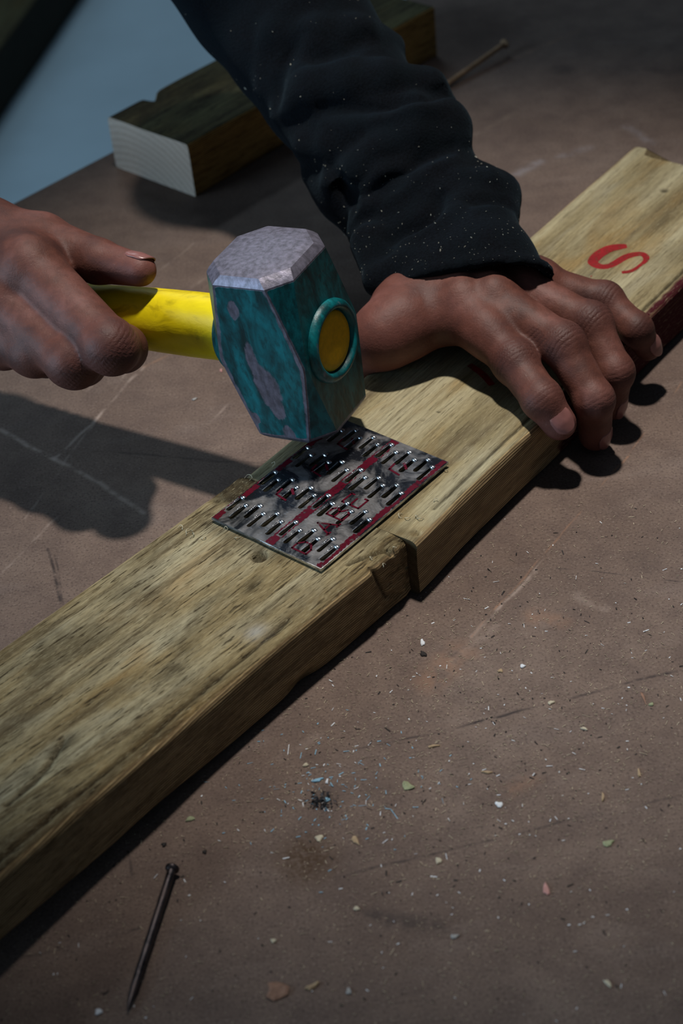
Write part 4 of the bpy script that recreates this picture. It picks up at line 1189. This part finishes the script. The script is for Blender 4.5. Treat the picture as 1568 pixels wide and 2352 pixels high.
for a in [
    (637, 2278, 42, 34, 10, 'brown', 'reddish brown flake at the bottom edge, largest of the chips'),
    (717, 2267, 30, 9, 25, 'tan', 'thin tan sliver just right of the reddish brown flake'),
    (936, 1807, 28, 16, -50, 'green', 'pale green pointed chip in the middle of the bare bench'),
    (995, 1715, 26, 6, 3, 'tan', 'straight tan splinter above the pale green pointed chip'),
    (1118, 1775, 24, 5, -15, 'tan', 'short tan splinter right of the pale green pointed chip'),
    (1396, 1938, 24, 12, 20, 'green', 'dull green chip far right, right of the pink chip'),
    (1254, 2044, 12, 24, 0, 'pink', 'small pink upright chip low on the right side of the bench'),
    (1146, 1849, 14, 14, 40, 'white', 'little white crumb below the short tan splinter'),
    (1007, 1978, 13, 13, 0, 'cream', 'round cream crumb below the pale green pointed chip'),
    (733, 1926, 16, 14, -40, 'cream', 'cream chip just above the round rusty stain'),
    (816, 1931, 12, 20, 20, 'tan', 'tan chip right of the round rusty stain'),
    (1200, 1531, 12, 9, -40, 'white', 'bright white fleck high on the bare bench'),
    (970, 1477, 10, 18, 0, 'white', 'white splinter beside a black speck near the front of the joint'),
    (972, 1503, 13, 16, 30, 'black', 'black speck right below the white splinter'),
    (1265, 1615, 16, 8, 15, 'cream', 'pale flake lying on the long dark scratch'),
    (1341, 1675, 16, 6, -30, 'cream', 'thin pale splinter below the long dark scratch'),
    (1477, 1604, 6, 32, 5, 'brown', 'brown upright sliver near the right edge of the picture'),
    (1384, 1832, 6, 20, -12, 'tan', 'tan upright sliver above the dull green chip'),
    (1467, 1777, 6, 20, -5, 'tan', 'tan upright sliver near the right edge, below the brown one'),
    (1149, 1542, 12, 9, 20, 'tan', 'tan crumb left of the bright white fleck'),
    (1495, 1619, 12, 7, 20, 'green', 'tiny green chip beside the brown upright sliver'),
    (437, 1882, 19, 10, 15, 'green', 'greenish chip close to the front of the weathered board'),
    (227, 2325, 14, 11, -20, 'white', 'white crumb at the bottom left beside the nail tip'),
    (377, 1941, 11, 9, 0, 'black', 'black crumb just above the head of the long nail'),
    (470, 1958, 9, 8, 0, 'black', 'black crumb right of the head of the long nail'),
    (751, 1838, 12, 10, 30, 'blue', 'bright blue chip in the clump of dark filings'),
    (729, 1793, 26, 7, 12, 'blue', 'steel blue sliver above the clump of dark filings'),
    (751, 1796, 6, 12, -15, 'white', 'shining white fleck beside the steel blue sliver'),
    (702, 1758, 13, 8, 25, 'cream', 'cream flake above the steel blue sliver'),
    (1044, 2152, 17, 8, 5, 'grey', 'grey flake low in the middle of the bench'),
    (801, 2278, 10, 12, 0, 'grey', 'grey crumb at the bottom, right of the tan sliver'),
    (628, 2162, 12, 8, -20, 'cream', 'cream flake below the round rusty stain'),
    (819, 2088, 13, 8, -20, 'cream', 'cream splinter lower right of the round rusty stain'),
    (1396, 2260, 9, 16, 30, 'cream', 'yellowish crumb in the dim lower right corner'),
    (508, 852, 8, 14, 0, 'pink', 'pinkish chip behind the hammer head under the handle'),
    (447, 918, 16, 7, 25, 'grey', 'pale grey flake under the hammer handle'),
]: chip(*a)
# filings clump
V = []; F = []
for i in range(90):
    p = at(738 + rng.normal() * 16, 1840 + rng.normal() * 10); s = .0004 + .0005 * rng.random(); o = len(V); h = max(0, .0012 * (1 - abs(rng.normal()) * .6))
    R3 = rng.normal(size=(4, 3)) * s * .8; R3[:, 2] = np.abs(R3[:, 2]) + .00004
    V += [p + r + np.array([0, 0, h]) for r in R3]; F += [(o, o + 1, o + 2), (o, o + 2, o + 3), (o + 1, o + 3, o + 2), (o, o + 3, o + 1)]
tag(mesh('metal_filings', V, F, mat_flat('dark_filings', (.045, .045, .048), .4, .5), smooth=False), 'small clump of dark metal filings on the bare bench', 'filings', kind='stuff')
# sawdust
def dust(name, n, cols, label, sizes, centre=None):
    V = []; F = []
    while len(F) < n * 2:
        if centre is None:
            px, py = rng.uniform(-60, 1630), rng.uniform(1150, 2400)
            pr = .25 + .9 * math.exp(-((px - 1150) / 420) ** 2 - ((py - 1680) / 330) ** 2) + .8 * math.exp(-((px - 760) / 170) ** 2 - ((py - 1830) / 130) ** 2)
            if rng.random() > pr: continue
        else:
            px, py = centre[0] + rng.normal() * centre[2], centre[1] + rng.normal() * centre[3]
        p = at(px, py); lb = (p - oA) @ nA; lb2 = (p - oB) @ nB
        if lb > -.002 and lb2 > -.002: continue
        if p[1] > .35: continue
        l = sizes[0] * (1 + rng.exponential(1.0)); w = sizes[1] * (.6 + rng.random()); a = rng.uniform(0, math.pi)
        e = np.array([math.cos(a), math.sin(a), rng.normal() * .12]); g = np.array([-math.sin(a), math.cos(a), rng.normal() * .2]); o = len(V); p[2] = .00022
        V += [p - e * l - g * w * .4, p + e * l - g * w * .5, p + e * l * .9 + g * w * .5, p - e * l * .9 + g * w * .6]
        V[-1][2] += .0001; F += [(o, o + 1, o + 2), (o, o + 2, o + 3)]
    tag(mesh(name, V, F, cols, smooth=False), label, 'sawdust', kind='stuff')
dust('sawdust', 4200, mat_flat('pale_sawdust', (.33, .28, .205), .9, var=.35, scale=60), 'fine pale sawdust spread over the front of the bench', (.00022, .00020))
dust('sawdust', 260, MC['white'], 'scattered white and blue specks among the sawdust', (.00030, .00028))
dust('sawdust', 330, MC['black'], 'tiny black specks dotted over the bench', (.00028, .00035))
dust('sawdust', 130, MC['blue'], 'blue paint specks around the clump of filings', (.00035, .00025), (750, 1820, 120, 70))
